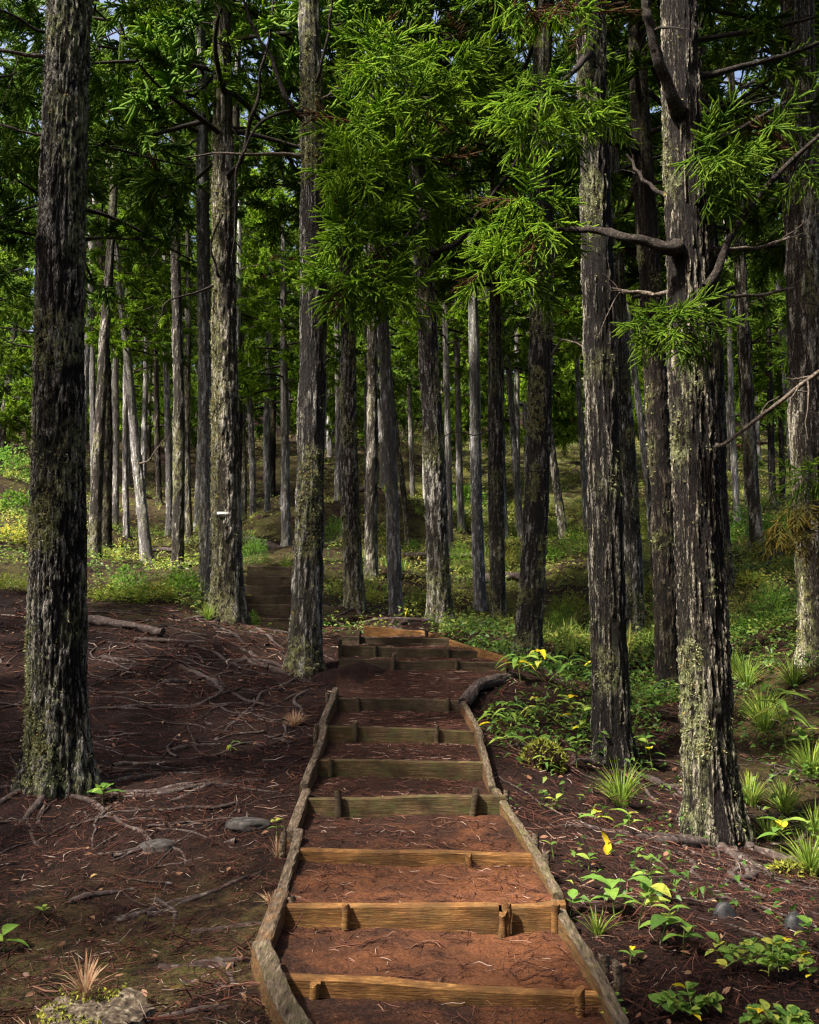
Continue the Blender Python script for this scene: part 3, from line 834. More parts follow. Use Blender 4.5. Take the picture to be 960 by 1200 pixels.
# the far flight, left, beyond the bend
far = thing('timber_stairway', 'short far flight of dark plank steps beside the dark straight trunk', 'stairway', W(318, 735, 12.6))
for q, (py, D) in enumerate(FAR):
    p0, p1 = W(283 + q * 1.2, py, D), W(358 - q * 1.5, py + 1, D)
    part('riser_board', board(p0, p1, 0.15, 0.06, seed=70 + q, nseg=14), M['board_dark'], far, smooth=False)
    D1 = FAR[q + 1][1] if q + 1 < len(FAR) else D + 0.5
    z1 = (W(300, FAR[q + 1][0], D1)[2] - 0.14) if q + 1 < len(FAR) else p0[2] + 0.05
    ny, nx = 8, 16
    tx = np.linspace(0, 1, nx); ty = np.linspace(0, 1, ny)
    Xg = p0[0] + (p1[0] - p0[0]) * tx[None] + 0 * ty[:, None]
    Yg = D + 0.02 + (D1 - D - 0.03) * ty[:, None] + 0 * tx[None]
    Zg = p0[2] - 0.03 + (z1 - p0[2] + 0.01) * ty[:, None] + (noise2(Xg, Yg, 14, 8) - .5) * .03
    k0 = np.arange(ny - 1)[:, None] * nx + np.arange(nx - 1)[None]
    part('tread', MB().add(np.stack([Xg.ravel(), Yg.ravel(), Zg.ravel()], 1), np.stack([k0, k0 + 1, k0 + nx + 1, k0 + nx], -1).reshape(-1, 4), np.array([0.0, 0, 0, 0])), M['soil'], far)

# ------------------------------------------------------------------ foliage prototypes
def spray(rng, ns, L, w, needles=False):
    """one drooping conifer spray along +X: a rachis and rope-like shoots, returns V, tris, C"""
    Vs, Fs, Cs, n0 = [], [], [], 0
    def put(V, F, C):
        nonlocal n0
        Vs.append(V); Fs.append(F + n0); Cs.append(C); n0 += len(V)
    sag = rng.uniform(0.15, 0.4)
    def rach(t):
        return np.array([L * t * (1 - 0.08 * t), 0.03 * L * math.sin(t * 4 + sag * 9), -sag * L * t * t])
    for i in range(ns):
        t = 0.12 + 0.88 * (i / (ns - 1)) ** 0.9
        s = 1 if i % 2 else -1
        last = i == ns - 1
        az = 0.0 if last else s * math.radians(rng.uniform(22, 62))
        el = math.radians(rng.uniform(-38, 28))
        ln = L * ((0.62 - 0.30 * t) if needles else (0.46 - 0.18 * t)) * rng.uniform(0.75, 1.2)
        d = np.array([math.cos(az) * math.cos(el), math.sin(az) * math.cos(el), math.sin(el)])
        bend = rng.uniform(-0.65, -0.05)
        b0 = rach(t if not last else 0.97)
        m = 6 if needles else 2
        u = np.linspace(0, 1, m + 1)
        P = b0[None] + d[None] * (ln * u)[:, None]
        P[:, 2] += bend * ln * u ** 2 * 0.8 + 0.12 * ln * u ** 4
        P[:, 1] += -math.sin(az) * 0.16 * ln * u ** 2
        if not needles:
            r = w * np.array([0.7, 1.0, 0.55]) * rng.uniform(0.85, 1.15)
            V, F = tube(P, r, 3, phase=rng.uniform(0, 6))
            F = np.concatenate([F[:, [0, 1, 2]], F[:, [0, 2, 3]]])
            C = np.zeros((len(V), 4)); C[:, 1] = np.repeat(u, 3)
            put(V, F, C)
        else:
            r = w * 0.52 * np.array([0.8, 1, 1, .95, .85, .7, .3])
            V, F = tube(P, r, 3, phase=rng.uniform(0, 6))
            F = np.concatenate([F[:, [0, 1, 2]], F[:, [0, 2, 3]]])
            C = np.zeros((len(V), 4)); C[:, 1] = np.repeat(u, 3)
            put(V, F, C)
            nn = int(58 * ln / (0.2))
            un = rng.uniform(0.02, 1.0, nn)
            Pn = np.stack([np.interp(un, u, P[:, k]) for k in range(3)], 1)
            T = np.gradient(P, axis=0); T /= np.linalg.norm(T, axis=1)[:, None]
            Tn = np.stack([np.interp(un, u, T[:, k]) for k in range(3)], 1)
            rv = rng.normal(0, 1, (nn, 3)); rv -= (rv * Tn).sum(1)[:, None] * Tn; rv /= np.linalg.norm(rv, axis=1)[:, None]
            sd = np.cross(Tn, rv)
            ll = w * rng.uniform(1.0, 1.6, nn)[:, None] * (1 - 0.35 * un[:, None] ** 3)
            tipp = Pn + (rv * 0.75 + Tn * 0.95) * ll * 0.8
            a = Pn + sd * w * 0.16 + rv * w * .1; b = Pn - sd * w * 0.16 + rv * w * .1
            V = np.stack([a, b, tipp], 1).reshape(-1, 3)
            F = np.arange(nn * 3).reshape(-1, 3)
            C = np.zeros((nn * 3, 4)); C[:, 1] = np.repeat(un, 3) * 0.8 + np.tile([0, 0, .2], nn)
            put(V, F, C)
    # rachis
    P = np.array([rach(t) for t in np.linspace(0, 1, 5)])
    V, F = tube(P, w * 0.3, 3); F = np.concatenate([F[:, [0, 1, 2]], F[:, [0, 2, 3]]])
    put(V, F, np.zeros((len(V), 4)))
    return np.concatenate(Vs), np.concatenate(Fs), np.concatenate(Cs)

rs = np.random.default_rng(3)
SPRAY_LO = [spray(rs, 21, 0.46, 0.0150) for _ in range(5)]
SPRAY_HI_DATA = [spray(rs, 14, 0.42, 0.0145, True) for _ in range(5)]

def crown_meshes(seed, Lc, R, nb, clumps, per, mat, droop=0.35):
    """crown of drooping boughs from height 0 to Lc: (foliage mesh, limb mesh)"""
    rng = np.random.default_rng(seed)
    wood = MB(); pos = []; dirs = []; tint = []; scl = []
    for b in range(nb):
        t = ((b + rng.uniform(0, 1)) / nb) ** 1.15
        z0 = t * Lc * 0.97
        az = b * 2.39996 + rng.uniform(-0.5, 0.5)
        L = R * (1 - t) ** 0.62 * rng.uniform(0.7, 1.15) * (0.75 + 0.25 * min(1, t * 6)) + 0.25
        dr = droop * rng.uniform(0.5, 1.4)
        u = np.linspace(0, 1, 9)
        bend = rng.normal(0, 0.25)
        hx = u * L
        z = z0 + 0.10 * L * u - dr * L * (u ** 1.6) + 0.16 * L * u ** 4
        ang = az + bend * u ** 2
        P = np.stack([np.cos(ang) * hx, np.sin(ang) * hx, z], 1)
        V, F = tube(P, 0.035 * (1 - t * .6) * (1 - u * 0.85) * (L / 2.0) ** .5 + 0.004, 4)
        wood.add(V, F)
        base_t = rng.uniform(0, 1)
        nc = max(2, int(round(clumps * (0.4 + 0.6 * L / R))))
        for c in range(nc):
            uc = 0.36 + 0.66 * (c + rng.uniform(0.2, 0.8)) / nc
            pc = np.array([np.interp(min(uc, 1), u, P[:, k]) for k in range(3)])
            out = np.array([math.cos(ang[-1]), math.sin(ang[-1]), 0.0])
            sidev = np.array([-out[1], out[0], 0.0])
            off = sidev * rng.normal(0, 0.26 * L * (1.15 - uc) + 0.07)
            cc = pc + off + np.array([0, 0, rng.normal(0, 0.06) - 0.10 * np.linalg.norm(off)])
            if np.linalg.norm(off) > 0.12:
                Q = np.stack([pc * (1 - q) + cc * q for q in np.linspace(0, 1, 4)])
                V, F = tube(Q, 0.008, 3); wood.add(V, F)
            cs = rng.uniform(0.75, 1.2)
            ct = np.clip(base_t * 0.4 + rng.uniform(0, 0.6), 0, 0.94)
            for s in range(per):
                az2 = rng.uniform(0, 2 * math.pi)
                el = rng.normal(0.08, 0.42)
                d = np.array([math.cos(az2) * math.cos(el), math.sin(az2) * math.cos(el), math.sin(el)]) + out * 0.65
                pos.append(cc - d * 0.08 + rng.normal(0, 0.05, 3)); dirs.append(d)
                tint.append(np.clip(ct + rng.normal(0, 0.12), 0, 0.95) if rng.uniform() > 0.008 else 0.98)
                scl.append(cs * rng.uniform(0.78, 1.14))
    pos = np.array(pos); dirs = np.array(dirs)
    mb = MB()
    scatter(mb, SPRAY_LO, pos, frames(dirs, 0.35, rng), np.array(scl), np.array(tint))
    return mb.mesh('crown', M[mat], smooth=True), wood.mesh('limbs', M['limb'])

CROWN = [
    crown_meshes(11, 9.5, 2.7, 38, 4, 5, 'needles'),
    crown_meshes(12, 9.0, 2.4, 40, 4, 5, 'needles'),
    crown_meshes(13, 10.0, 2.9, 38, 4, 5, 'needles'),
    crown_meshes(14, 7.0, 2.1, 36, 4, 5, 'needles_bright'),
    crown_meshes(15, 8.0, 2.3, 34, 4, 5, 'needles_yellow'),
]

# ------------------------------------------------------------------ trunks
def trunk_mesh(seed, p0, p1, r0, r1, height, seg, flare=0.5, lich=0.5, side=None, relief=1.0):
    """trunk from base p0, passing p1 on its axis; r0 near the base, r1 at p1; returns MB and axis function"""
    rng = np.random.default_rng(seed)
    nth, nz = seg
    ax = (p1 - p0) / (p1[2] - p0[2])                 # per metre of height
    h1 = p1[2] - p0[2]
    hv = h1 * 1.12
    if height <= hv:
        height = hv + 1
    z = np.concatenate([np.linspace(-0.25, hv, nz), np.linspace(hv, height, max(8, nz // 12))[1:]])
    th = np.linspace(0, 2 * math.pi, nth, endpoint=False)
    bow = rng.normal(0, 0.03, 2)
    def axis(h):
        h = np.asarray(h, float)
        w = np.sin(np.clip(h / h1, 0, 1.5) * math.pi)
        return np.stack([p0[0] + ax[0] * h + bow[0] * w * h1 * .2, p0[1] + ax[1] * h + bow[1] * w * h1 * .2, p0[2] + h], -1)
    def rad(h):
        h = np.asarray(h, float)
        k = (r0 - r1) / h1
        r = r0 - k * h
        top = r0 - k * hv
        r = np.where(h > hv, top * np.clip(1 - (h - hv) / (height - hv), 0.0, 1) + 0.01, r)
        return np.maximum(r, 0.01)
    Cc = axis(z); R = rad(z)
    Zg = z[:, None] + 0 * th[None]
    ct, sn = np.cos(th)[None], np.sin(th)[None]
    fl = flare * np.exp(-np.maximum(Zg, 0) / (r0 * 1.1)) + 0.04 * np.exp(-np.maximum(Zg, 0) / (r0 * 4))
    lob = 0.6 + 0.4 * np.cos(th * 5 + rng.uniform(0, 6))[None] + 0.35 * np.cos(th * 3 + rng.uniform(0, 6))[None]
    Rg = R[:, None] * (1 + fl * (0.55 + 0.6 * lob))
    cyl = np.stack([(ct * R[:, None]).ravel(), (sn * R[:, None]).ravel(), Zg.ravel()], 1) + rng.uniform(0, 90, 3)
    cyl = cyl * np.array([1, 1, rng.uniform(0.7, 1.4)]) * rng.uniform(0.8, 1.2)
    n1 = noise3(cyl * np.array([66, 66, 5.0]), seed)
    n2 = noise3(cyl * np.array([120, 120, 12.0]), seed + 1)
    n3 = noise3(cyl * np.array([7, 7, 1.6]), seed + 2)
    n4 = noise3(cyl * np.array([110, 110, 50]), seed + 3)
    br = noise3(cyl * np.array([36, 36, 9]), seed + 4)
    lo_t = rng.uniform(0.36, 0.44)
    plate = sstep(lo_t, lo_t + 0.32, 0.50 * n1 + 0.32 * n2 + 0.18 * n3 + 0.30 * (br - 0.5)) * (0.45 + 0.85 * n4)
    disp = relief * (0.026 * (plate - 0.5) + 0.012 * (n3 - 0.5) + 0.006 * (n4 - .5)) * min(1.0, r0 / 0.2) * 1.0
    Rg = Rg + disp.reshape(Rg.shape)
    if nth >= 40:
        for _ in range(int(rng.integers(5, 10))):
            t0, z0, kr = rng.uniform(0, 2 * math.pi), rng.uniform(0.6, hv), rng.uniform(0.022, 0.045)
            dth = (th[None] - t0 + math.pi) % (2 * math.pi) - math.pi
            g = np.exp(-((dth * R[:, None] / kr) ** 2 + ((Zg - z0) / (kr * 1.3)) ** 2))
            Rg = Rg + 0.028 * g * min(1, r0 / .15) - 0.03 * g ** 6 * min(1, r0 / .15)
            plate = plate * (1 - 0.85 * g.ravel())
    X = Cc[:, 0:1] + ct * Rg; Y = Cc[:, 1:2] + sn * Rg
    V = np.stack([X.ravel(), Y.ravel(), (Cc[:, 2:3] + 0 * ct).ravel()], 1)
    nzz = len(z)
    i = np.arange(nzz - 1)[:, None] * nth; j = np.arange(nth)[None]; kk = (j + 1) % nth
    F = np.stack([i + j, i + kk, i + nth + kk, i + nth + j], -1).reshape(-1, 4)
    C = np.zeros((len(V), 4))
    C[:, 0] = plate
    lm = sstep(0.42, 0.66, noise3(cyl * np.array([5, 5, 2.2]), seed + 7) + lich - 0.5)
    if side is not None:
        lm = lm * 0.35 + 0.9 * sstep(0.2, 0.9, (ct * side[0] + sn * side[1] + 0 * Zg).ravel()) * sstep(0.25, 0.5, n3 + 0.1)
    low = np.exp(-np.maximum(Zg, 0) / 0.5).ravel()
    C[:, 1] = np.clip(lm + low * 0.7 * sstep(0.35, 0.6, n3), 0, 1)
    C[:, 2] = np.tile(np.linspace(0, 1, nth), nzz)
    mb = MB().add(V, F, C)
    return mb, axis, rad, (V, C, Zg.ravel(), np.stack([ct + 0 * Zg, sn + 0 * Zg], -1).reshape(-1, 2))

def lichen_tufts(rng, V, C, nrm, zmask, count, size, prob_side=None):
    w = C[:, 1] ** 2 * zmask + 0.02 * zmask
    if prob_side is not None:
        w = w * np.clip(nrm @ np.array(prob_side) + 0.35, 0.03, None)
    idx = rng.choice(len(V), count, p=w / w.sum())
    base = V[idx]; nn = np.concatenate([nrm[idx], np.zeros((count, 1))], 1)
    mb = MB()
    per = 9
    s = size * rng.uniform(0.4, 1.5, count)
    B = np.repeat(base, per, 0); S_ = np.repeat(s, per)[:, None]; Nn = np.repeat(nn, per, 0)
    d = rng.normal(0, 1, (count * per, 3)) * 0.75 + Nn * 0.8; d[:, 2] -= 0.25
    d /= np.linalg.norm(d, axis=1)[:, None]
    B = B + rng.normal(0, 1, B.shape) * S_ * 0.5
    sd = np.cross(d, rng.normal(0, 1, d.shape)); sd /= np.linalg.norm(sd, axis=1)[:, None]
    L = S_ * rng.uniform(0.6, 1.3, (count * per, 1))
    T = np.stack([B + sd * L * .32, B - sd * L * .32, B + d * L], 1).reshape(-1, 3)
    col = np.zeros((len(T), 4))
    col[:, 0] = np.repeat(np.clip(np.repeat(np.where(rng.uniform(size=count) < .04, 0.98, rng.uniform(0, .85, count)), per) + rng.normal(0, .08, count * per), 0, 1), 3)
    return mb.add(T, np.arange(len(T)).reshape(-1, 3), col)

def root_mb(rng, start, ang, length, r, wander=0.5):
    m = max(8, int(length / 0.07))
    s = np.linspace(0, length, m)
    a = ang + np.cumsum(rng.normal(0, wander * 0.42, m)) + 0.3 * np.sin(s * rng.uniform(1, 3) + rng.uniform(0, 6))
    x = start[0] + np.cumsum(np.cos(a)) * length / m; y = start[1] + np.cumsum(np.sin(a)) * length / m
    rr_ = r * (1 - 0.8 * s / length) * rng.uniform(0.85, 1.15, m) + 0.003
    z = H(x, y)
    z = 0.25 * np.roll(z, 1) + 0.5 * z + 0.25 * np.roll(z, -1) if m > 4 else z
    z = z + rr_ * (-0.35 + 0.9 * np.sin(s * rng.uniform(2, 5) + rng.uniform(0, 6)))
    z[0] = H(x[0], y[0])[0]
    z[-3:] -= np.array([0.01, 0.03, 0.06])
    V, F = tube(np.stack([x, y, z], 1), rr_, 6)
    V = V + (noise3(V * 40, 9)[:, None] - 0.5) * r * 0.5
    mb = MB().add(V, F)
    return mb, (x, y)

TOBJ, TAX, TRAD = {}, {}, {}
PHRASE = {'A': 'the thick lichen-flecked trunk', 'B': 'the dark straight trunk at the rail end', 'C': 'the scaly brown trunk', 'D': 'the thick pale-based trunk', 'E': 'the broad trunk at the right edge',
          'F': 'the mossy grey trunk at the bend', 'G': 'the trail-marked trunk', 'H': 'the dark trunk behind the top step', 'I': 'the slim pale trunk', 'J': 'the lichen-spotted trunk', 'K': 'the thin grey trunk',
          'M': 'the dark half-hidden trunk', 'N': 'the lichen-pale trunk', 'O': 'the straight speckled trunk', 'Q': 'the dark slim trunk', 'R': 'the pale leaning trunk', 'AD': 'the left-leaning trunk', 'AE': 'the slender white trunk', 'AJ': 'the dark trunk right of the thick one'}
GT = 'conifers of the forest'
for ti, (key, base, top, w0, w1, bark, seg, crown, label) in enumerate(TREES):
    p0 = W(*base)
    p1 = W(top[0], top[1], base[2])
    ground = Hs(p0[0], p0[1])
    # follow the axis down to the ground
    axd = (p1 - p0) / (p1[2] - p0[2])
    p0 = p0 + axd * (ground - p0[2])
    r0 = px_size(w0, base[0], base[1], base[2]) / 2 * 0.86
    r1 = px_size(w1, top[0], top[1], base[2]) / 2 * 0.92
    height = (crown[1] + 9.0 * crown[2]) if crown else 9.0
    mb, axis, rad, info = trunk_mesh(100 + ti * 13, p0, p1, r0, r1, height, seg, flare=0.46 if key in 'ABCDEFGH' else 0.28,
                                     lich={'A': 0.52, 'G': 0.5, 'D': 0.36, 'C': 0.34, 'J': 0.55, 'F': 0.5, 'B': 0.42}.get(key, 0.42), side=(-0.9, -0.4) if key in ('G', 'P') else None)
    t = thing('conifer_tree', label, 'tree', p0, GT)
    part('trunk', mb, M[bark], t)
    TOBJ[key], TAX[key], TRAD[key] = t, axis, rad
    if crown:
        v, hb, sc = crown
        if base[2] >= 16:
            hb, sc = hb + 1.4, sc * 0.8
        rng = np.random.default_rng(500 + ti)
        a = axis(hb)
        fm, wm = CROWN[v]
        rz = rng.uniform(0, 6.28)
        s = sc * rng.uniform(0.95, 1.08)
        for nm, me in (('crown', fm), ('limbs', wm)):
            c = link(nm, me, t, tuple(a - p0)); c['kind'] = 'stuff'
            c.rotation_euler = (0, 0, rz); c.scale = (s, s, s * 1.05)
    if base[2] < 15:
        rng = np.random.default_rng(900 + ti)
        V, C, zz, nr = info
        cnt = {'A': 1500, 'D': 380, 'C': 260, 'B': 420, 'G': 700, 'F': 420, 'E': 200, 'J': 260, 'P': 180, 'H': 180, 'N': 140}.get(key, 90)
        zmask = (zz > 0.02) * (zz < 7)
        if key == 'A':
            zmask = zmask * (0.15 + sstep(3.2, 1.2, zz))
        lt = lichen_tufts(rng, V, C, nr, zmask * 1.0, int(cnt * 2.2), 0.0095 if base[2] < 8 else 0.015, (-0.9, -0.45) if key in ('A', 'G', 'P') else (-0.3, -0.8))
        o = part('lichen', lt, M['lichen'], t)
        o['kind'] = 'stuff'

# roots: parts of the trees they belong to
for key, nr, lmin, lmax, r, a0, a1, seed in [('A', 9, 0.7, 2.4, 0.022, -3.1, 0.9, 1), ('B', 15, 0.8, 3.0, 0.022, 2.4, 5.6, 2), ('G', 9, 0.7, 2.4, 0.024, 3.0, 6.4, 3), ('F', 6, 0.6, 1.6, 0.03, 2.6, 5.5, 4),
                                             ('H', 8, 0.7, 2.0, 0.035, 3.0, 6.3, 5), ('D', 8, 0.6, 1.7, 0.035, 3.4, 6.6, 6), ('S', 5, 0.8, 2.2, 0.022, 3.6, 6.0, 7), ('C', 5, 0.4, 1.2, 0.025, 3, 6.2, 8), ('J', 4, 0.5, 1.5, 0.03, 3.2, 6.0, 9)]:
    rng = np.random.default_rng(40 + seed)
    t = TOBJ[key]; loc = np.array(t.location); rb = float(TRAD[key](0.1))
    for q in range(nr):
        ang = a0 + (a1 - a0) * (q + rng.uniform(0.1, 0.9)) / nr
        st = loc[:2] + rb * 0.8 * np.array([math.cos(ang), math.sin(ang)])
        mb, (x, y) = root_mb(rng, st, ang, rng.uniform(lmin, lmax), r * rng.uniform(0.55, 1.15))
        if corridor(x[2:], y[2:]).mean() > 0.12:
            continue
        part('root', mb, M['root'], t)
        if rng.uniform() < 0.75:
            i = len(x) // 3
            mb2, (x2, y2) = root_mb(rng, (x[i], y[i]), ang + rng.choice([-0.7, 0.7]), rng.uniform(0.5, 1.4), r * 0.5)
            if corridor(x2, y2).mean() < 0.1:
                part('root', mb2, M['root'], t)
# exposed root ends on the worn bank beside the foot of the steps belong to the thick trunk's spread
rng = np.random.default_rng(77)
for px, py, D, ang, ln, r in [(110, 1080, 4.05, 0.1, 0.9, .016), (150, 1072, 4.1, -0.15, .8, .014), (60, 1068, 4.2, 0.05, .6, .014), (200, 1095, 3.9, 0.2, .7, .016), (290, 1000, 4.9, 2.9, 1.0, .018), (240, 1118, 3.6, 0.25, .5, .012), (180, 990, 5.0, 0.0, .9, .018),
                              (210, 960, 5.4, -.5, .5, .015), (160, 1130, 3.5, .1, .6, .015), (300, 1120, 3.5, 2.8, .6, .012), (285, 1150, 3.2, 2.6, .5, .012), (290, 1165, 3.1, 2.9, .55, .011), (120, 900, 6.5, 0.2, 1.4, .02), (190, 880, 6.9, .4, 1.0, .018), (260, 930, 5.9, 3.3, .9, .016), (230, 850, 7.6, 0.2, 1.2, .022), (130, 840, 7.8, .1, 1.6, .024), (180, 810, 8.5, 0.0, 1.6, .028), (200, 790, 9.0, .2, 1.7, .03), (110, 790, 9.0, .1, 1.4, .028), (250, 820, 8.2, 3.0, 1.3, .024), (150, 760, 9.7, 0.0, 1.5, .028)]:
    p = W(px, py, D)
    mb, _ = root_mb(rng, p[:2], ang, ln, r, 0.7)
    part('root', mb, M['root'], TOBJ['A'] if D < 7 else TOBJ['B'])

# white trail mark on G
p = W(267, 604, 11.5)
G = TOBJ['G']; h = p[2] - G.location.z; c = TAX['G'](h); r = float(TRAD['G'](h)) + 0.010
th = np.linspace(-0.42, 0.30, 7) - math.pi / 2
V = []
for rr2, zz in ((r + .004, -.014), (r + .012, -.014), (r + .012, .014), (r + .004, .014)):
    V.append(np.stack([c[0] + np.cos(th) * rr2, c[1] + np.sin(th) * rr2, np.full(7, c[2] + zz)], 1))
V = np.stack(V, 1).reshape(-1, 3); i = np.arange(6)[:, None] * 4; j = np.arange(4)[None]; kk = (j + 1) % 4
mb = MB(); tube_caps(mb, V, np.stack([i + j, i + 4 + j, i + 4 + kk, i + kk], -1).reshape(-1, 4), 4)
o = part('trail_mark', mb, M['white'], G, smooth=False); o['label'] = 'small white painted trail mark'

# ------------------------------------------------------------------ boughs that are seen one by one
SPRAY_HI = {}
def hi_mesh(i, mat):
    if (i, mat) not in SPRAY_HI:
        V, F, C = SPRAY_HI_DATA[i]
        C = C.copy(); C[:, 0] = [0.25, 0.45, 0.6, 0.8, 0.35][i] if mat != 'needles_dead' else 0.98
        SPRAY_HI[(i, mat)] = MB().add(V, F, C).mesh('spray', M['needles_bright' if mat == 'needles_dead' else mat])
    return SPRAY_HI[(i, mat)]

def curve_pts(pts, m=24):
    P = np.array(pts, float)
    d = np.concatenate([[0], np.cumsum(np.linalg.norm(np.diff(P, axis=0), axis=1))])
    s = np.linspace(0, d[-1], m)
    Q = np.stack([np.interp(s, d, P[:, k]) for k in range(3)], 1)
    for _ in range(3):
        Q[1:-1] = 0.25 * Q[:-2] + 0.5 * Q[1:-1] + 0.25 * Q[2:]
    return Q

def bough(key, pts, r0, r1, mat='limb', name='bough', seed=0):
    Q = curve_pts(pts, 26)
    Q = Q + (noise3(np.stack([np.arange(26) * .35, np.full(26, seed), np.zeros(26)], 1), seed)[:, None] - .5) * np.array([.05, .05, .06]) * min(1.0, np.linalg.norm(Q[-1] - Q[0]) / 1.6)
    V, F = tube(Q, np.linspace(r0, r1, 26) * (1 + 0.5 * np.exp(-np.arange(26) / 2.2)), 9)
    V = V + (noise3(V * 45, 5)[:, None] - .5) * r0 * 0.4 + (noise3(V * 120, 6)[:, None] - .5) * r0 * 0.3
    mb = MB(); tube_caps(mb, V, F, 9)
    rgb = np.random.default_rng(800 + seed)
    if name == 'bare_branch':
        for _ in range(int(rgb.integers(3, 7))):
            i0 = int(rgb.integers(11, 24)); d0 = Q[i0 + 1] - Q[i0]; d0 /= np.linalg.norm(d0)
            dv = d0 * 0.6 + rgb.normal(0, 0.6, 3); dv /= np.linalg.norm(dv)
            lt = rgb.uniform(0.10, 0.45); uu = np.linspace(0, 1, 6)
            Pt = Q[i0] + dv[None] * (lt * uu)[:, None] + np.array([0, 0, -0.25 * lt]) * (uu ** 2)[:, None] + np.cumsum(rgb.normal(0, 0.008, (6, 3)), 0)
            tv, tf = tube(Pt, np.linspace(max(r1 * 0.45, .003), 0.0015, 6), 4)
            mb.add(tv, tf)
    t = TOBJ[key]
    o = link(name, mb.mesh(name, M[mat], np.array(t.location)), t)
    return o, Q

def on_trunk(key, py):
    """point on the trunk's axis at the height seen at pixel row py"""
    t = TOBJ[key]; D = t.location.y
    z = W(480, py, D)[2]
    return TAX[key](z - t.location.z)

def clump(bo, key, px, py, D, rad_px, nspr, rng, mat, scale=1.0, outdir=None, hang=0.0, dead=0.0):
    c = W(px, py, D); R = px_size(rad_px, px, py, D)
    t = np.array(TOBJ[key].location)
    for i in range(nspr):
        d = rng.normal(0, 1, 3); d[1] -= 0.45; d[2] = d[2] * 0.8 + 0.1 - hang
        if outdir is not None:
            d += np.array(outdir)
        d /= np.linalg.norm(d)
        L = 0.40 * scale
        p = c + d * np.array([1, 1, .8]) * max(R - L * 0.8, 0.03) * rng.uniform(0.25, 1.0)
        dd = d + rng.normal(0, 0.25, 3); dd[2] -= 0.15
        Rm = frames(dd[None], 0.25, rng)[0]
        m = 'needles_dead' if rng.uniform() < dead else mat
        o = link('spray', hi_mesh(int(rng.integers(0, 5)), m), bo)
        s = scale * rng.uniform(0.8, 1.2)
        o.matrix_basis = Matrix.Translation(Vector(p - t)) @ Matrix([list(Rm[0]) + [0], list(Rm[1]) + [0], list(Rm[2]) + [0], [0, 0, 0, 1]]) @ Matrix.Scale(s, 4)

rng = np.random.default_rng(21)
# bright boughs in the middle, carried by H towards the viewer
b1, _ = bough('H', [on_trunk('H', 250), W(500, 255, 11.2), W(470, 285, 10.0), W(430, 300, 9.3), W(395, 345, 8.9)], 0.05, 0.012, seed=1)
b2, _ = bough('H', [on_trunk('H', 180), W(515, 190, 11.0), W(490, 180, 10.0), W(450, 140, 9.4), W(420, 150, 9.1)], 0.055, 0.012, seed=2)
b3, _ = bough('H', [on_trunk('H', 120), W(530, 110, 11.2), W(540, 90, 10.2), W(520, 70, 9.6)], 0.05, 0.012, seed=3)
for bo, lst in ((b2, [(455, 90, 9.2, 62, 26), (425, 150, 9.0, 52, 22), (480, 150, 9.3, 50, 18), (415, 205, 9.0, 46, 18), (460, 215, 9.1, 50, 18), (500, 195, 9.3, 40, 12), (445, 55, 9.3, 36, 12)]),
                (b3, [(520, 80, 9.6, 52, 20), (545, 60, 9.9, 38, 12), (565, 105, 10.0, 36, 10), (500, 120, 9.5, 44, 14), (530, 140, 9.8, 36, 10)]),
                (b1, [(410, 275, 9.0, 44, 16), (455, 280, 9.2, 40, 12), (490, 255, 9.4, 44, 12), (405, 325, 8.9, 42, 18), (445, 330, 9.0, 36, 12), (475, 345, 9.3, 30, 8), (530, 240, 9.6, 34, 8)])):
    for (px, py, D, rp, ns) in lst:
        clump(bo, 'H', px, py, D, rp, int(ns * 1.05), rng, 'needles_bright', 1.15, hang=0.15, dead=0.02)
# right-centre sprays on the crooked bough of D
b4, _ = bough('D', [on_trunk('D', 300) + np.array([-.1, -.1, 0]), W(790, 297, 5.75), W(745, 280, 5.8), W(705, 268, 6.0), W(660, 266, 6.2), W(630, 280, 6.3), W(605, 305, 6.4)], 0.040, 0.012, seed=4)
for (px, py, D, rp, ns) in [(620, 235, 6.3, 42, 14), (640, 262, 6.2, 38, 10), (600, 300, 6.4, 44, 14), (625, 330, 6.3, 34, 8), (585, 265, 6.5, 30, 7), (570, 320, 6.5, 26, 6)]:
    clump(b4, 'D', px, py, D, rp, int(ns * 1.2), rng, 'needles_bright', 0.72, hang=0.3, dead=0.05)
b5, _ = bough('C', [on_trunk('C', 60), W(680, 75, 7.0), W(655, 100, 6.6), W(630, 120, 6.5), W(600, 140, 6.5)], 0.035, 0.01, seed=5)
for (px, py, D, rp, ns) in [(640, 110, 6.5, 50, 14), (600, 125, 6.6, 34, 9), (680, 115, 6.7, 42, 10), (625, 150, 6.5, 34, 9), (670, 145, 6.6, 34, 8), (705, 130, 6.8, 30, 7)]:
    clump(b5, 'C', px, py, D, rp, int(ns * 1.2), rng, 'needles_bright', 0.75, hang=0.2, dead=0.03)
b6, _ = bough('C', [on_trunk('C', -60), W(670, -30, 7.0), W(640, -5, 6.6), W(600, 0, 6.5)], 0.035, 0.012, seed=6)
for (px, py, D, rp, ns) in [(655, 5, 6.5, 40, 12), (610, 0, 6.5, 34, 8), (690, 15, 6.6, 34, 8), (575, -5, 6.6, 30, 6)]:
    clump(b6, 'C', px, py, D, rp, ns, rng, 'needles_bright', 0.75, hang=0.5, dead=0.25)
# tuft in front of D
b7, _ = bough('D', [on_trunk('D', 390), W(800, 395, 5.6), W(790, 390, 5.4)], 0.02, 0.01, seed=7)
for (px, py, D, rp, ns) in [(790, 372, 5.45, 40, 14), (755, 380, 5.55, 32, 8), (825, 380, 5.5, 30, 8), (790, 390, 5.4, 34, 8)]:
    clump(b7, 'D', px, py, D, rp, ns, rng, 'needles', 0.62, hang=0.1, dead=0.06, outdir=(0, -.3, 0))
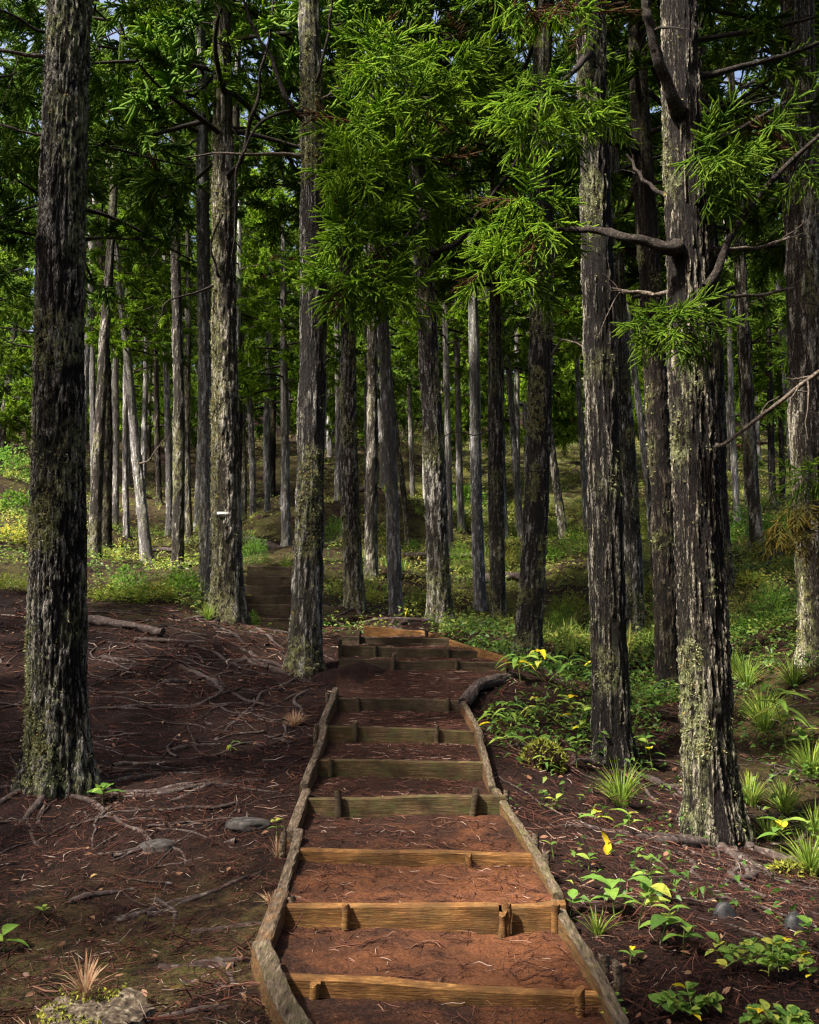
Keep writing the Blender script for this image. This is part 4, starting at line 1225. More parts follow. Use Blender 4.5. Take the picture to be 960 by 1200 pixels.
# dark sprays right of D near the top
b8, _ = bough('D', [on_trunk('D', 150), W(840, 165, 6.1), W(870, 150, 6.2), W(920, 120, 6.2)], 0.03, 0.01, seed=8)
for (px, py, D, rp, ns) in [(830, 185, 5.8, 42, 10), (870, 190, 6.0, 40, 10), (900, 150, 6.1, 45, 10), (850, 215, 5.9, 36, 8), (940, 190, 6.2, 40, 8)]:
    clump(b8, 'D', px, py, D, rp, ns, rng, 'needles', 0.8, hang=0.1, dead=0.04)
# rusty foliage hanging on E
b9, _ = bough('E', [on_trunk('E', 520), W(950, 545, 8.8), W(945, 560, 8.4)], 0.03, 0.01, seed=9)
for (px, py, D, rp, ns, mt) in [(948, 560, 8.4, 34, 12, 'needles'), (940, 590, 8.4, 30, 9, 'needles_rusty'), (915, 610, 8.5, 26, 8, 'needles_rusty'), (950, 625, 8.5, 26, 8, 'needles_rusty')]:
    clump(b9, 'E', px, py, D, rp, ns, rng, mt, 0.7, hang=0.9 if mt == 'needles_rusty' else 0.2)
# bare boughs
def bare(key, pts, r0, r1, mat='limb', seed=0):
    return bough(key, pts, r0, r1, mat, 'bare_branch', seed)
bare('D', [on_trunk('D', 345) + np.array([.1, -.12, 0]), W(838, 330, 5.8), W(850, 285, 5.8), W(880, 240, 5.8), W(920, 195, 5.8), W(965, 155, 5.8)], 0.026, 0.014, seed=11)
bare('D', [on_trunk('D', 90) + np.array([.08, 0, 0]), W(828, 90, 6), W(870, 78, 6.0), W(920, 66, 6.0), W(965, 48, 6.0)], 0.024, 0.014, seed=12)
bare('D', [on_trunk('D', 140) + np.array([-.05, -.1, 0]), W(790, 120, 5.8), W(772, 70, 5.7), W(760, 20, 5.6), W(752, -40, 5.6)], 0.04, 0.026, seed=13)
bare('D', [on_trunk('D', 350) + np.array([.1, 0, 0]), W(850, 349, 6.0), W(890, 346, 6.1), W(928, 338, 6.2)], 0.016, 0.008, 'dead_limb', seed=14)
bare('D', [on_trunk('D', 292) + np.array([.1, 0, 0]), W(845, 292, 6.0), W(890, 290, 6.1), W(925, 278, 6.2)], 0.016, 0.008, 'dead_limb', seed=15)
bare('D', [on_trunk('D', 120) + np.array([.1, 0, 0]), W(835, 120, 6.1), W(880, 122, 6.2), W(900, 117, 6.2)], 0.014, 0.008, seed=16)
bare('D', [on_trunk('D', 345) + np.array([-.1, 0, 0]), W(770, 345, 6.1), W(735, 342, 6.2), W(718, 338, 6.3)], 0.016, 0.012, 'dead_limb', seed=17)
o, _ = bare('D', [on_trunk('D', 527) + np.array([.12, -.12, 0]), W(842, 524, 5.7), W(880, 498, 5.6), W(925, 462, 5.5), W(970, 428, 5.4)], 0.011, 0.015, 'dead_limb', seed=18)
o['label'] = 'bare pale snapped branch slanting up to the edge'
bare('D', [on_trunk('D', 235) + np.array([-.1, 0, 0]), W(770, 225, 6.1), W(745, 200, 6.3), W(735, 180, 6.5)], 0.016, 0.008, seed=19)
bare('B', [on_trunk('B', 182), W(330, 181, 9.5), W(290, 180, 9.4), W(250, 180, 9.4), W(220, 184, 9.4)], 0.022, 0.008, 'dead_limb', seed=20)
bare('B', [on_trunk('B', 130), W(335, 128, 9.4), W(300, 145, 9.3), W(280, 190, 9.2), W(272, 260, 9.2), W(274, 300, 9.2)], 0.018, 0.006, seed=21)
bare('B', [on_trunk('B', 150), W(340, 120, 9.4), W(312, 60, 9.3), W(295, 20, 9.3), W(280, -30, 9.3)], 0.026, 0.012, seed=22)
bare('B', [on_trunk('B', 110), W(372, 95, 9.5), W(385, 40, 9.3), W(392, -20, 9.2)], 0.02, 0.01, seed=23)
bare('B', [on_trunk('B', 120), W(385, 112, 9.5), W(405, 95, 9.4)], 0.014, 0.006, 'dead_limb', seed=24)
bare('A', [on_trunk('A', 66), W(40, 66, 5.9), W(10, 60, 5.8), W(-20, 55, 5.8)], 0.016, 0.010, 'dead_limb', seed=25)
bare('A', [on_trunk('A', 40), W(45, 36, 5.9), W(20, 20, 5.8), W(-15, 5, 5.7)], 0.013, 0.007, seed=26)
bare('A', [on_trunk('A', 158), W(40, 158, 5.9), W(10, 150, 5.8), W(-15, 142, 5.8)], 0.010, 0.006, 'dead_limb', seed=27)
bare('A', [on_trunk('A', 390), W(30, 388, 6.1), W(0, 385, 6.2), W(-20, 380, 6.2)], 0.008, 0.005, seed=28)
bare('G', [on_trunk('G', 340), W(255, 320, 11.3), W(245, 285, 11.2), W(262, 250, 11.2)], 0.02, 0.008, seed=29)
bare('G', [on_trunk('G', 210), W(285, 190, 11.2), W(300, 120, 11.0), W(315, 40, 10.8), W(322, -20, 10.8)], 0.03, 0.012, seed=30)
bare('G', [on_trunk('G', 330), W(225, 345, 11.2), W(195, 352, 11.1), W(180, 390, 11.0)], 0.018, 0.006, seed=31)
bare('H', [on_trunk('H', 300), W(540, 285, 12), W(560, 250, 11.6), W(600, 200, 11.2), W(620, 160, 11)], 0.04, 0.015, seed=32)
bare('F', [on_trunk('F', 355), W(645, 350, 10), W(650, 300, 9.8), W(652, 260, 9.7)], 0.012, 0.006, 'dead_limb', seed=33)
bare('F', [on_trunk('F', 420) + np.array([.1, 0, 0]), W(660, 395, 9.8), W(685, 408, 9.6), W(710, 420, 9.5)], 0.010, 0.006, 'dead_limb', seed=34)
bare('K', [on_trunk('K', 500), W(560, 510, 13.8), W(530, 505, 13.7), W(515, 515, 13.6)], 0.012, 0.006, 'dead_limb', seed=35)
bare('R', [on_trunk('R', 545), W(175, 540, 18.5), W(188, 520, 18.3), W(205, 505, 18.2)], 0.02, 0.01, 'dead_limb', seed=36)
bare('M', [on_trunk('M', 180), W(740, 160, 9.8), W(715, 140, 9.6)], 0.02, 0.008, seed=37)

# ------------------------------------------------------------------ the dense stand up the slope
def plain_tree(p, r, lean, height, crown, bark, label, group, seed, seg=(12, 26)):
    p0 = np.array([p[0], p[1], Hs(p[0], p[1])])
    p1 = p0 + np.array([lean[0] * 5, lean[1] * 5, 5.0])
    mb, axis, rad, _ = trunk_mesh(seed, p0, p1, r, r * 0.78, height, seg, flare=0.3, lich=0.4)
    t = thing('conifer_tree', label, 'tree', p0, group)
    part('trunk', mb, M[bark], t)
    v, hb, s = crown
    a = axis(hb)
    rz = (seed * 1.7) % 6.28
    for nm, me in (('crown', CROWN[v][0]), ('limbs', CROWN[v][1])):
        c = link(nm, me, t, tuple(a - p0)); c['kind'] = 'stuff'; c.rotation_euler = (0, 0, rz); c.scale = (s, s, s * 1.35)
    return t
rng = np.random.default_rng(5)
placed = [np.array(t.location)[:2] for t in TOBJ.values()]
cnt = 0; tries = 0
while cnt < 125 and tries < 5000:
    tries += 1
    D = 33 + 50 * rng.uniform() ** 1.1
    x = rng.uniform(-0.56, 0.56) * D
    q = np.array([x, D])
    if min(np.linalg.norm(q - a) for a in placed) < 2.8:
        continue
    placed.append(q)
    v = int(rng.choice([0, 1, 2, 3, 4], p=[.16, .2, .14, .3, .2]))
    plain_tree(q, rng.uniform(0.09, 0.15), rng.normal(0, 0.03, 2), 12, (v, rng.uniform(1.6, 3.4) if D < 38 else rng.uniform(0.5, 1.8), rng.uniform(0.95, 1.35)),
               str(rng.choice(['bark_pale', 'bark_grey', 'bark_dark'])), 'distant conifer in the dense green stand high up the slope', 'distant conifers high up the slope', 3000 + cnt * 3)
    cnt += 1
def gap_label(x, y, q, kind='low conifer'):
    px = 480 + FPX * x / y
    row = sorted((TREES[[t[0] for t in TREES].index(kk)][1][0], PHRASE[kk]) for kk in 'AGBJHFCDE')
    lo = [r for r in row if r[0] <= px]; hi = [r for r in row if r[0] > px]
    if not lo:
        return unique('conifer beyond the left edge whose low boughs reach into view')
    if not hi:
        return unique('conifer past the right edge whose low boughs reach into view')
    lab = (kind + ' between ' + lo[-1][1].replace(' trunk behind the top step', ' trunk').replace(' at the rail end', '').replace(' at the bend', '') + ' and ' + hi[0][1].replace('trunk at the bend', 'trunk').replace('trunk behind the top step', 'trunk').replace('trunk at the rail end', 'trunk').replace('broad trunk at the right edge', 'edge trunk')).replace(' the ', ' ')
    if kind.startswith('slim'):
        USED[lab] = USED.get(lab, 0) + 1
        return lab + ', %s from left' % ['first', 'second', 'third', 'fourth', 'fifth', 'sixth', 'seventh', 'eighth'][USED[lab] - 1]
    return unique(lab)
USED = {}
def unique(label):
    USED[label] = USED.get(label, 0) + 1
    k = USED[label]
    return label if k == 1 else label + ', %s one' % ['', '', 'second', 'third', 'fourth', 'fifth', 'sixth', 'seventh', 'eighth', 'ninth', 'tenth'][min(k, 10)]
# slim pale trunks crowding behind the front row
rng = np.random.default_rng(88)
for q, (px, D) in enumerate([(92, 22), (118, 30), (146, 25), (163, 33), (230, 27), (258, 31), (276, 23), (312, 28), (328, 34), (395, 27), (432, 24), (500, 28), (541, 25), (556, 33), (592, 23), (640, 30), (690, 25), (722, 29), (782, 24), (800, 31), (868, 25), (938, 27)]):
    plain_tree(((px - 480) / FPX * D, D), rng.uniform(0.085, 0.12), (rng.normal(0, 0.03), 0.0), 12, (int(rng.choice([3, 4])), rng.uniform(5.5, 7.5), rng.uniform(0.5, 0.62)),
               'bark_pale', gap_label((px - 480) / FPX * D, D, q, 'slim white conifer'), 'slim pale conifers behind the front row', 6000 + q * 5, (16, 44))
    placed.append(np.array([(px - 480) / FPX * D, D]))
# canopy to the sides of the view
for q, (x, y, v, hb, s) in enumerate([(-6.8, 11.5, 4, 4.6, 0.9), (-9.4, 19, 4, 4.6, 0.9), (-12.5, 25, 3, 3.0, 1.1), (8.6, 15.5, 0, 4.2, 1.0), (6.2, 11.8, 1, 5.6, 1.0), (11.5, 23, 2, 3.2, 1.1), (5.4, 20.5, 3, 5.0, 0.8), (-1.6, 23.5, 1, 6.0, 0.75), (2.4, 24.0, 4, 5.6, 0.75), (-5.0, 26.5, 3, 5.4, 0.8), (8.4, 27, 3, 3.4, 1.0), (7.2, 19.5, 0, 5.5, 1.0)]):
    plain_tree((x, y), 0.14, (0.0, 0.0), 12, (v, hb, s), 'bark_grey', gap_label(x, y, q), 'mid-distance conifers with low crowns', 5000 + q * 7, (20, 50))

# taller conifers whose high crowns close the top of the view
for q, (x, y, v, hb, s) in enumerate([(-3.3, 16.2, 0, 8.0, 0.8), (-0.7, 17.0, 1, 8.2, 0.85), (1.5, 16.0, 2, 8.0, 0.8), (4.4, 16.6, 1, 7.6, 0.85), (-5.9, 17.5, 0, 7.6, 0.85), (6.4, 17.2, 2, 7.4, 0.85)]):
    plain_tree((x, y), 0.12, (0.0, 0.0), 14, (v, hb, s), 'bark_grey', gap_label(x, y, q, 'tall conifer'), 'tall conifers with high crowns', 8000 + q * 7, (20, 60))
# unseen conifers added beside and behind the walker to shade the foreground
for q, (x, y, v, hb, s) in enumerate([(-6.3, 3.9, 0, 4.6, 1.0), (-7.2, 5.6, 2, 4.6, 1.0), (-5.2, -1.8, 1, 4.6, 1.0), (-9.5, 2.2, 2, 4.2, 1.1), (-3.0, -4.0, 2, 4.6, 1.0), (4.0, 0.5, 1, 4.8, 1.0), (5.5, 5.0, 0, 5.4, 1.0), (2.5, -4.0, 0, 4.6, 1.0), (-0.6, -2.2, 1, 5.0, 1.1), (6.6, 1.6, 2, 4.6, 1.1), (-7.0, -3.2, 0, 4.2, 1.1), (5.6, -3.0, 2, 4.4, 1.1), (0.4, -7.5, 2, 4.2, 1.2), (-4.6, -8.0, 0, 4.2, 1.2), (4.6, -8.2, 0, 4.2, 1.2), (-10.0, -1.0, 2, 4.0, 1.1), (9.0, -2.0, 0, 4.0, 1.1), (-8.6, 8.6, 1, 4.4, 1.0), (8.2, 7.6, 1, 4.6, 1.0)]):
    plain_tree((x, y), 0.17, (0.0, 0.0), 14, (v, hb, s), 'bark_brown', 'unseen tall conifer added just outside the view to shade the foreground', 'unseen shade conifers added outside the view', 7000 + q * 7, (12, 20))

# ------------------------------------------------------------------ ground litter
def litter(count, region, smin, smax, seed, tread=False):
    rng = np.random.default_rng(seed)
    x0, x1, y0, y1 = region
    y = np.exp(rng.uniform(math.log(y0), math.log(y1), count)) if y0 > 0 else rng.uniform(y0, y1, count)
    x = rng.uniform(x0, x1, count) * (y / y1 * 0.75 + 0.25)
    ins = corridor(x, y)
    keep = ins if tread else ~ins
    x, y = x[keep], y[keep]
    m = len(x)
    L = rng.uniform(smin, smax, m) * (0.7 + 0.5 * rng.uniform(size=m) ** 3)
    L = L * np.clip(y / 6, 0.8, 1.7)
    a = rng.uniform(0, 2 * math.pi, m); cv = rng.normal(0, 0.9, m)
    seg = 3
    t = np.linspace(-0.5, 0.5, seg)
    ang = a[:, None] + cv[:, None] * t[None]
    px = x[:, None] + np.cos(ang) * (L[:, None] * t[None]); py = y[:, None] + np.sin(ang) * (L[:, None] * t[None])
    if tread:
        iz = None
    hz = H(px, py)
    r = (L * rng.uniform(0.006, 0.016, m) + 0.0009) * np.clip(y / 5, 0.8, 1.8)
    pz = hz + (r * 0.8)[:, None] + np.abs(rng.normal(0, 0.008, m))[:, None] + rng.normal(0, 0.005, (m, seg)) + 0.05 * (rng.uniform(size=m) < .06)[:, None] * (t + .5)[None]
    P = np.stack([px, py, pz], -1)                        # m, seg, 3
    T = np.stack([np.cos(ang), np.sin(ang), 0 * ang], -1)
    N = np.stack([-np.sin(ang), np.cos(ang), 0 * ang], -1)
    U = np.array([0, 0, 1.0])
    taper = np.array([0.7, 1.0, 0.35])
    rr3 = (r[:, None] * taper[None])[..., None]
    ring = np.stack([P + N * rr3, P - N * rr3, P + U * rr3 * 1.3], 2)   # m, seg, 3, 3
    V = ring.reshape(-1, 3)
    base = (np.arange(m) * seg * 3)[:, None, None] + (np.arange(seg - 1) * 3)[None, :, None]
    F = []
    for j in range(3):
        kx = (j + 1) % 3
        F.append(np.stack([base + j, base + kx, base + 3 + kx, base + 3 + j], -1).reshape(-1, 4))
    C = np.zeros((len(V), 4)); C[:, 0] = np.repeat(np.where(rng.uniform(size=m) < 0.02, 1.0, rng.beta(1.7, 2.0, m)), seg * 3)
    return V, np.concatenate(F), C

def dead_sprays(count, region, seed):
    rng = np.random.default_rng(seed)
    x0, x1, y0, y1 = region
    y = np.exp(rng.uniform(math.log(y0), math.log(y1), count)); x = rng.uniform(x0, x1, count) * (y / y1 * 0.75 + 0.25)
    k = ~corridor(x, y); x, y = x[k], y[k]
    z = H(x, y) + 0.018
    a = rng.uniform(0, 6.28, len(x))
    D = np.stack([np.cos(a), np.sin(a), rng.normal(0.05, 0.12, len(x))], 1)
    mb = MB()
    scatter(mb, [spray(rng, 7, 0.26, 0.0034) for _ in range(3)], np.stack([x, y, z], 1), frames(D, 0.35, rng), rng.uniform(0.5, 1.1, len(x)), rng.uniform(0.25, 0.85, len(x)))
    return mb

mb = MB()
V, F, C = litter(18500, (-5.2, 5.2, 2.3, 13.0), 0.05, 0.17, 1); mb.add(V, F, C)
V, F, C = litter(14000, (-2.4, 2.4, 2.3, 6.0), 0.03, 0.12, 2); mb.add(V, F, C)
d = dead_sprays(1500, (-5.0, 5.0, 2.3, 12.0), 3)
mb.V += d.V; mb.C += d.C; mb.T += [f + mb.n for f in d.T]; mb.n += d.n
o = link('needle_litter', mb.mesh('needle_litter', M['litter'])); o['kind'] = 'stuff'
o['label'] = 'reddish brown dead needles and twigs strewn over the forest floor'; o['category'] = 'litter'

# litter on the treads follows the tread heights
def tread_z(x, y):
    z = np.empty(len(x))
    for i in range(len(x)):
        b = int(np.searchsorted(RD, y[i]))
        if b == 0:
            y0, z0 = 1.6, RB[0] - 0.13
        else:
            y0, z0 = RD[b - 1], RZ[b - 1] - 0.016
        if b >= len(RD):
            z[i] = RZ[-1]; continue
        t = (y[i] - y0) / (RD[b] - y0)
        z[i] = z0 + (RB[b] + .012 - z0) * (t * t * (3 - 2 * t))
    return z + (noise2(x, y, 3.2, 31) - 0.5) * 0.035 + (noise2(x, y, 13, 32) - 0.5) * 0.022
rng = np.random.default_rng(9)
m = 7000
y = np.exp(rng.uniform(math.log(2.5), math.log(10.7), m))
y[:2200] = rng.uniform(6.2, 10.7, 2200)
y = y[np.array([min(abs(v - d) for d in RD) > 0.035 for v in y])]
m = len(y)
xl = np.interp(y, cl_y, cl_x) + 0.05; xr = np.interp(y, cr_y, cr_x) - 0.05
e = rng.beta(0.8, 0.95, m); x = xl + (xr - xl) * e
kp = rng.uniform(size=m) < np.where(y < 4.7, 0.25 + 0.75 * (np.abs(e - 0.5) * 2) ** 1.2 + 0.25 * (noise2(x, y, 4, 77) > .5), 0.95)
x, y = x[kp], y[kp]; m = len(x)
L = rng.uniform(0.025, 0.12, m) * (0.6 + y / 12); a = rng.uniform(0, 6.28, m); cv = rng.normal(0, .35, m)
t4 = np.linspace(-.5, .5, 4)
ang = a[:, None] + cv[:, None] * t4
zc = tread_z(x, y)
P = np.stack([x[:, None] + np.cos(ang) * L[:, None] * t4, np.clip(y[:, None] + np.sin(ang) * L[:, None] * t4, None, 12), zc[:, None] + 0.008 + rng.normal(0, .004, (m, 4))], -1)
N = np.stack([-np.sin(ang), np.cos(ang), 0 * ang], -1)
r = (L * rng.uniform(.007, .018, m) + .0009)[:, None, None] * np.array([.7, 1, .9, .35])[None, :, None]
V = np.stack([P + N * r, P - N * r, P + np.array([0, 0, 1.3]) * r], 2).reshape(-1, 3)
base = (np.arange(m) * 12)[:, None, None] + (np.arange(3) * 3)[None, :, None]
F = np.concatenate([np.stack([base + j, base + (j + 1) % 3, base + 3 + (j + 1) % 3, base + 3 + j], -1).reshape(-1, 4) for j in range(3)])
C = np.zeros((len(V), 4)); C[:, 0] = np.repeat(np.where(rng.uniform(size=m) < 0.02, 0.97, rng.beta(2.2, 1.8, m)), 12)
o = link('twig_litter', MB().add(V, F, C).mesh('twig_litter', M['litter'])); o['kind'] = 'stuff'
o['label'] = 'dark twigs and needles lying on the earth steps'; o['category'] = 'litter'

def leaf_geo(L, w, bend=0.3, fold=0.25, seg=5):
    t = np.linspace(0, 1, seg)
    hw = w * np.sin(np.clip(t, 0.02, 0.985) * math.pi) ** 0.75 * (1.15 - 0.4 * t)
    z = 0.25 * L * t - bend * L * t * t
    c = np.stack([L * t, 0 * t, z], 1)
    l = c + np.stack([0 * t, hw, fold * hw], 1); r = c + np.stack([0 * t, -hw, fold * hw], 1)
    V = np.stack([l, c, r], 1).reshape(-1, 3)
    F = []
    for i in range(seg - 1):
        for j in range(2):
            q = i * 3 + j
            F.append((q, q + 3, q + 4, q + 1))
    return V, np.array(F), np.zeros((len(V), 4))

rng = np.random.default_rng(15)
m = 1500
y = np.exp(rng.uniform(math.log(2.6), math.log(22), m)); x = rng.uniform(-0.5, 0.5, m) * y
k = ~corridor(x, y); x, y = x[k], y[k]; m = len(x)
a = rng.uniform(0, 6.28, m)
mb = MB()
scatter(mb, [leaf_geo(1, .26, .1, .4, 4), leaf_geo(1, .2, .5, .3, 4), leaf_geo(1, .32, -.2, .2, 4)], np.stack([x, y, H(x, y) + 0.02], 1), frames(np.stack([np.cos(a), np.sin(a), rng.normal(0, .2, m)], 1), .5, rng), rng.uniform(.018, .05, m) * (0.7 + y / 20), rng.beta(1.6, 2.2, m))
o = link('leaf_litter', mb.mesh('leaf_litter', M['fallen'])); o['kind'] = 'stuff'
o['label'] = 'small dry tan leaves scattered over the forest floor'; o['category'] = 'litter'

# thin rootlets and pale sticks lying over the banks
rng = np.random.default_rng(31)
mb = MB()
for q in range(260):
    if q < 200:
        y_ = rng.uniform(4.2, 11.3); x_ = rng.uniform(-0.50 * y_, -0.75)
    else:
        y_ = rng.uniform(4.0, 9.5); x_ = rng.uniform(0.9, 0.45 * y_)
    a_ = rng.choice([0, math.pi]) + rng.normal(0, 0.7)
    ln = rng.uniform(0.25, 1.3); m_ = max(7, int(ln / 0.06)); s_ = np.linspace(0, ln, m_)
    an = a_ + np.cumsum(rng.normal(0, 0.22, m_))
    xx = x_ + np.cumsum(np.cos(an)) * ln / m_; yy = y_ + np.cumsum(np.sin(an)) * ln / m_
    if corridor(xx, yy).any():
        continue
    r_ = rng.uniform(0.003, 0.010) * (1 - 0.7 * s_ / ln) + 0.002
    zz_ = H(xx, yy) + r_ * (-0.2 + 1.0 * np.sin(s_ * rng.uniform(3, 8) + rng.uniform(0, 6))) + 0.004
    V, F = tube(np.stack([xx, yy, zz_], 1), r_, 5)
    mb.add(V + (noise3(V * 60, 2)[:, None] - .5) * 0.006, F)
o = link('rootlets', mb.mesh('rootlets', M['root'])); o['kind'] = 'stuff'
o['label'] = 'web of thin grey roots and sticks over the banks beside the steps'; o['category'] = 'roots'

# ------------------------------------------------------------------ undergrowth up the slope (uncountable)
def leaf_lo(w, bend=0.3):
    V = np.array([[0, 0, 0], [.45, w, .12], [.5, 0, .05], [.45, -w, .12], [1, 0, .1 - bend]])
    return V, np.array([[0, 2, 1], [0, 3, 2], [1, 2, 4], [2, 3, 4]]), np.zeros((5, 4))
rng = np.random.default_rng(25)
m = 26000
y = 11.5 + 48 * rng.uniform(size=m) ** 1.35; x = rng.uniform(-0.55, 0.55, m) * y
dens = noise2(x, y, 0.45, 50) * 0.5 + noise2(x, y, 1.4, 51) * 0.5 + 0.10 * sstep(-1, 5, x)
path = np.exp(-((x + 1.75 + 0.12 * (y - 12)) / 1.0) ** 2)
k = rng.uniform(size=m) < sstep(0.37, 0.62, dens) * (1 - 0.95 * path)
x, y = x[k], y[k]
yb = rng.uniform(4.2, 12.0, 4200); xb = np.interp(yb, cr_y, cr_x) + 0.25 + rng.uniform(0, 1, 4200) ** 1.2 * (0.46 * yb)
kb = (rng.uniform(size=4200) < sstep(0.37, 0.62, noise2(xb, yb, 0.9, 55) * 0.55 + noise2(xb, yb, 2.6, 56) * 0.45) * (0.25 + 0.75 * sstep(5.5, 8, yb))) & ~corridor(xb, yb)
x = np.concatenate([x, xb[kb]]); y = np.concatenate([y, yb[kb]]); m = len(x)
ct = noise2(x, y, 0.9, 52) * (0.35 + 0.65 * sstep(9.5, 13, y))
z = H(x, y)
per = 6
X = np.repeat(x, per) + rng.normal(0, .09, m * per); Y = np.repeat(y, per) + rng.normal(0, .09, m * per)
Z = np.repeat(z, per) + np.abs(rng.normal(0.07, .07, m * per))
a = rng.uniform(0, 6.28, m * per)
mb = MB()
scatter(mb, [leaf_lo(.24), leaf_lo(.17, .5)], np.stack([X, Y, Z], 1), frames(np.stack([np.cos(a), np.sin(a), rng.normal(.25, .4, m * per)], 1), .5, rng), rng.uniform(.04, .10, m * per) * (0.6 + np.minimum(Y, 30) / 40), np.clip(np.repeat(ct, per) + rng.normal(0, .18, m * per), 0, 1))
k_ = NT('undergrowth_leaf'); rn, tp, _ = k_.attr()
M['under'] = k_.leafy(k_.ramp(rn, [(0.15, (0.05, 0.11, 0.018)), (0.42, (0.12, 0.19, 0.028)), (0.66, (0.25, 0.28, 0.05)), (0.95, (0.36, 0.29, 0.07))]), 0.35, 0.5, 0.3)
o = link('undergrowth', mb.mesh('undergrowth', M['under'])); o['kind'] = 'stuff'
o['label'] = 'yellow-green low leafy plants covering the slope between the trunks'; o['category'] = 'undergrowth'

def blades(rng, n, h, spread, w, droop=0.8, seg=4):
    a = rng.uniform(0, 6.28, n); hh = h * rng.uniform(0.5, 1.1, n); lean = rng.uniform(0.15, 1.0, n) * spread
    t = np.linspace(0, 1, seg)
    rr_ = rng.uniform(0, 0.12, n) * spread
    d = np.stack([np.cos(a), np.sin(a)], 1)
    out = rr_[:, None] + lean[:, None] * (t[None] ** 1.5)
    z = hh[:, None] * (t[None] - 0.45 * droop * (lean / max(spread, 1e-6))[:, None] * t[None] ** 2.4)
    P = np.stack([d[:, 0:1] * out, d[:, 1:2] * out, z], -1)
    sd = np.stack([-d[:, 1], d[:, 0], 0 * a], 1)[:, None, :] * (w * np.array([0.9, 1.0, 0.7, 0.08])[:seg])[None, :, None]
    V = np.stack([P + sd, P - sd], 2).reshape(-1, 3)
    b = (np.arange(n) * seg * 2)[:, None] + (np.arange(seg - 1) * 2)[None]
    F = np.stack([b, b + 1, b + 3, b + 2], -1).reshape(-1, 4)
    C = np.zeros((len(V), 4)); C[:, 0] = np.repeat(rng.uniform(0, .9, n), seg * 2)
    return V, F, C
rng = np.random.default_rng(27)
tuft = [blades(rng, 14, 0.22, 0.16, 0.004) for _ in range(4)]
m = 2600
y = 11.3 + 22 * rng.uniform(size=m) ** 1.2; x = rng.uniform(-0.5, 0.55, m) * y
k = (noise2(x, y, .5, 61) + 0.10 * sstep(-1, 3, x) > 0.56) & (np.abs(x + 1.75 + 0.12 * (y - 12)) > 0.8)
x, y = x[k], y[k]; m = len(x)
mb = MB(); a = rng.uniform(0, 6.28, m)
scatter(mb, tuft, np.stack([x, y, H(x, y)], 1), frames(np.stack([np.cos(a), np.sin(a), 0 * a], 1), .1, rng), rng.uniform(.7, 1.7, m), rng.uniform(0, 1, m))
k_ = NT('slope_grass'); rn, tp, _ = k_.attr()
M['slope_grass'] = k_.leafy(k_.ramp(rn, [(0.0, (0.10, 0.17, 0.03)), (0.6, (0.24, 0.30, 0.05)), (1.0, (0.42, 0.38, 0.10))]), 0.35, 0.6, 0.2)
o = link('grass', mb.mesh('grass', M['slope_grass'])); o['kind'] = 'stuff'
o['label'] = 'thin pale grass growing on the slope behind the steps'; o['category'] = 'grass'

# ------------------------------------------------------------------ plants, shrubs and small things
LEAF = {}
def leaf_mesh(kind, mat):
    if (kind, mat) not in LEAF:
        L, w, b, f = {'lance': (1, .16, .75, .35), 'oval': (1, .27, .45, .3), 'round': (1, .36, .3, .2)}[kind]
        V, F, C = leaf_geo(L, w, b, f, 6)
        LEAF[(kind, mat)] = MB().add(V, F, C).mesh('leaf', M[mat])
    return LEAF[(kind, mat)]

def seedling(label, px, py, D, height, nleaf, ls, kind='lance', mat='leaf', seed=0, lean=(0, 0), pairs=False, top=0.35, onground=True):
    rng = np.random.default_rng(seed)
    b = W(px, py, D); b[2] = Hs(b[0], b[1]) - 0.01
    t = thing('seedling', unique(label), 'plant', b, 'broad-leaved plants on the forest floor')
    s = np.linspace(0, 1, 7)
    P = np.stack([b[0] + lean[0] * s ** 1.5 * height, b[1] + lean[1] * s ** 1.5 * height, b[2] + height * s], 1)
    V, F = tube(P, np.linspace(.0045, .002, 7) * (0.7 + height), 5)
    part('stem', MB().add(V, F), M['stem'], t)
    for i in range(nleaf):
        u = top + (1 - top) * ((i // 2 if pairs else i) + 1) / (nleaf / 2 if pairs else nleaf)
        u = min(u, 1)
        p = np.array([np.interp(u, s, P[:, k]) for k in range(3)])
        a = (i % 2) * math.pi + (i // 2) * 1.2 + rng.uniform(-.4, .4) if pairs else i * 2.4 + rng.uniform(-.5, .5)
        d = np.array([math.cos(a), math.sin(a), rng.uniform(-0.05, 0.55)])
        R = frames(d[None], 0.15, rng)[0]
        o = link('leaf', leaf_mesh(kind, mat if rng.uniform() > 0.06 else 'leaf_yellow'), t)
        sc = ls * rng.uniform(0.7, 1.2)
        o.matrix_basis = Matrix.Translation(Vector(p - b)) @ Matrix([list(R[0]) + [0], list(R[1]) + [0], list(R[2]) + [0], [0, 0, 0, 1]]) @ Matrix.Scale(sc, 4)
    return t

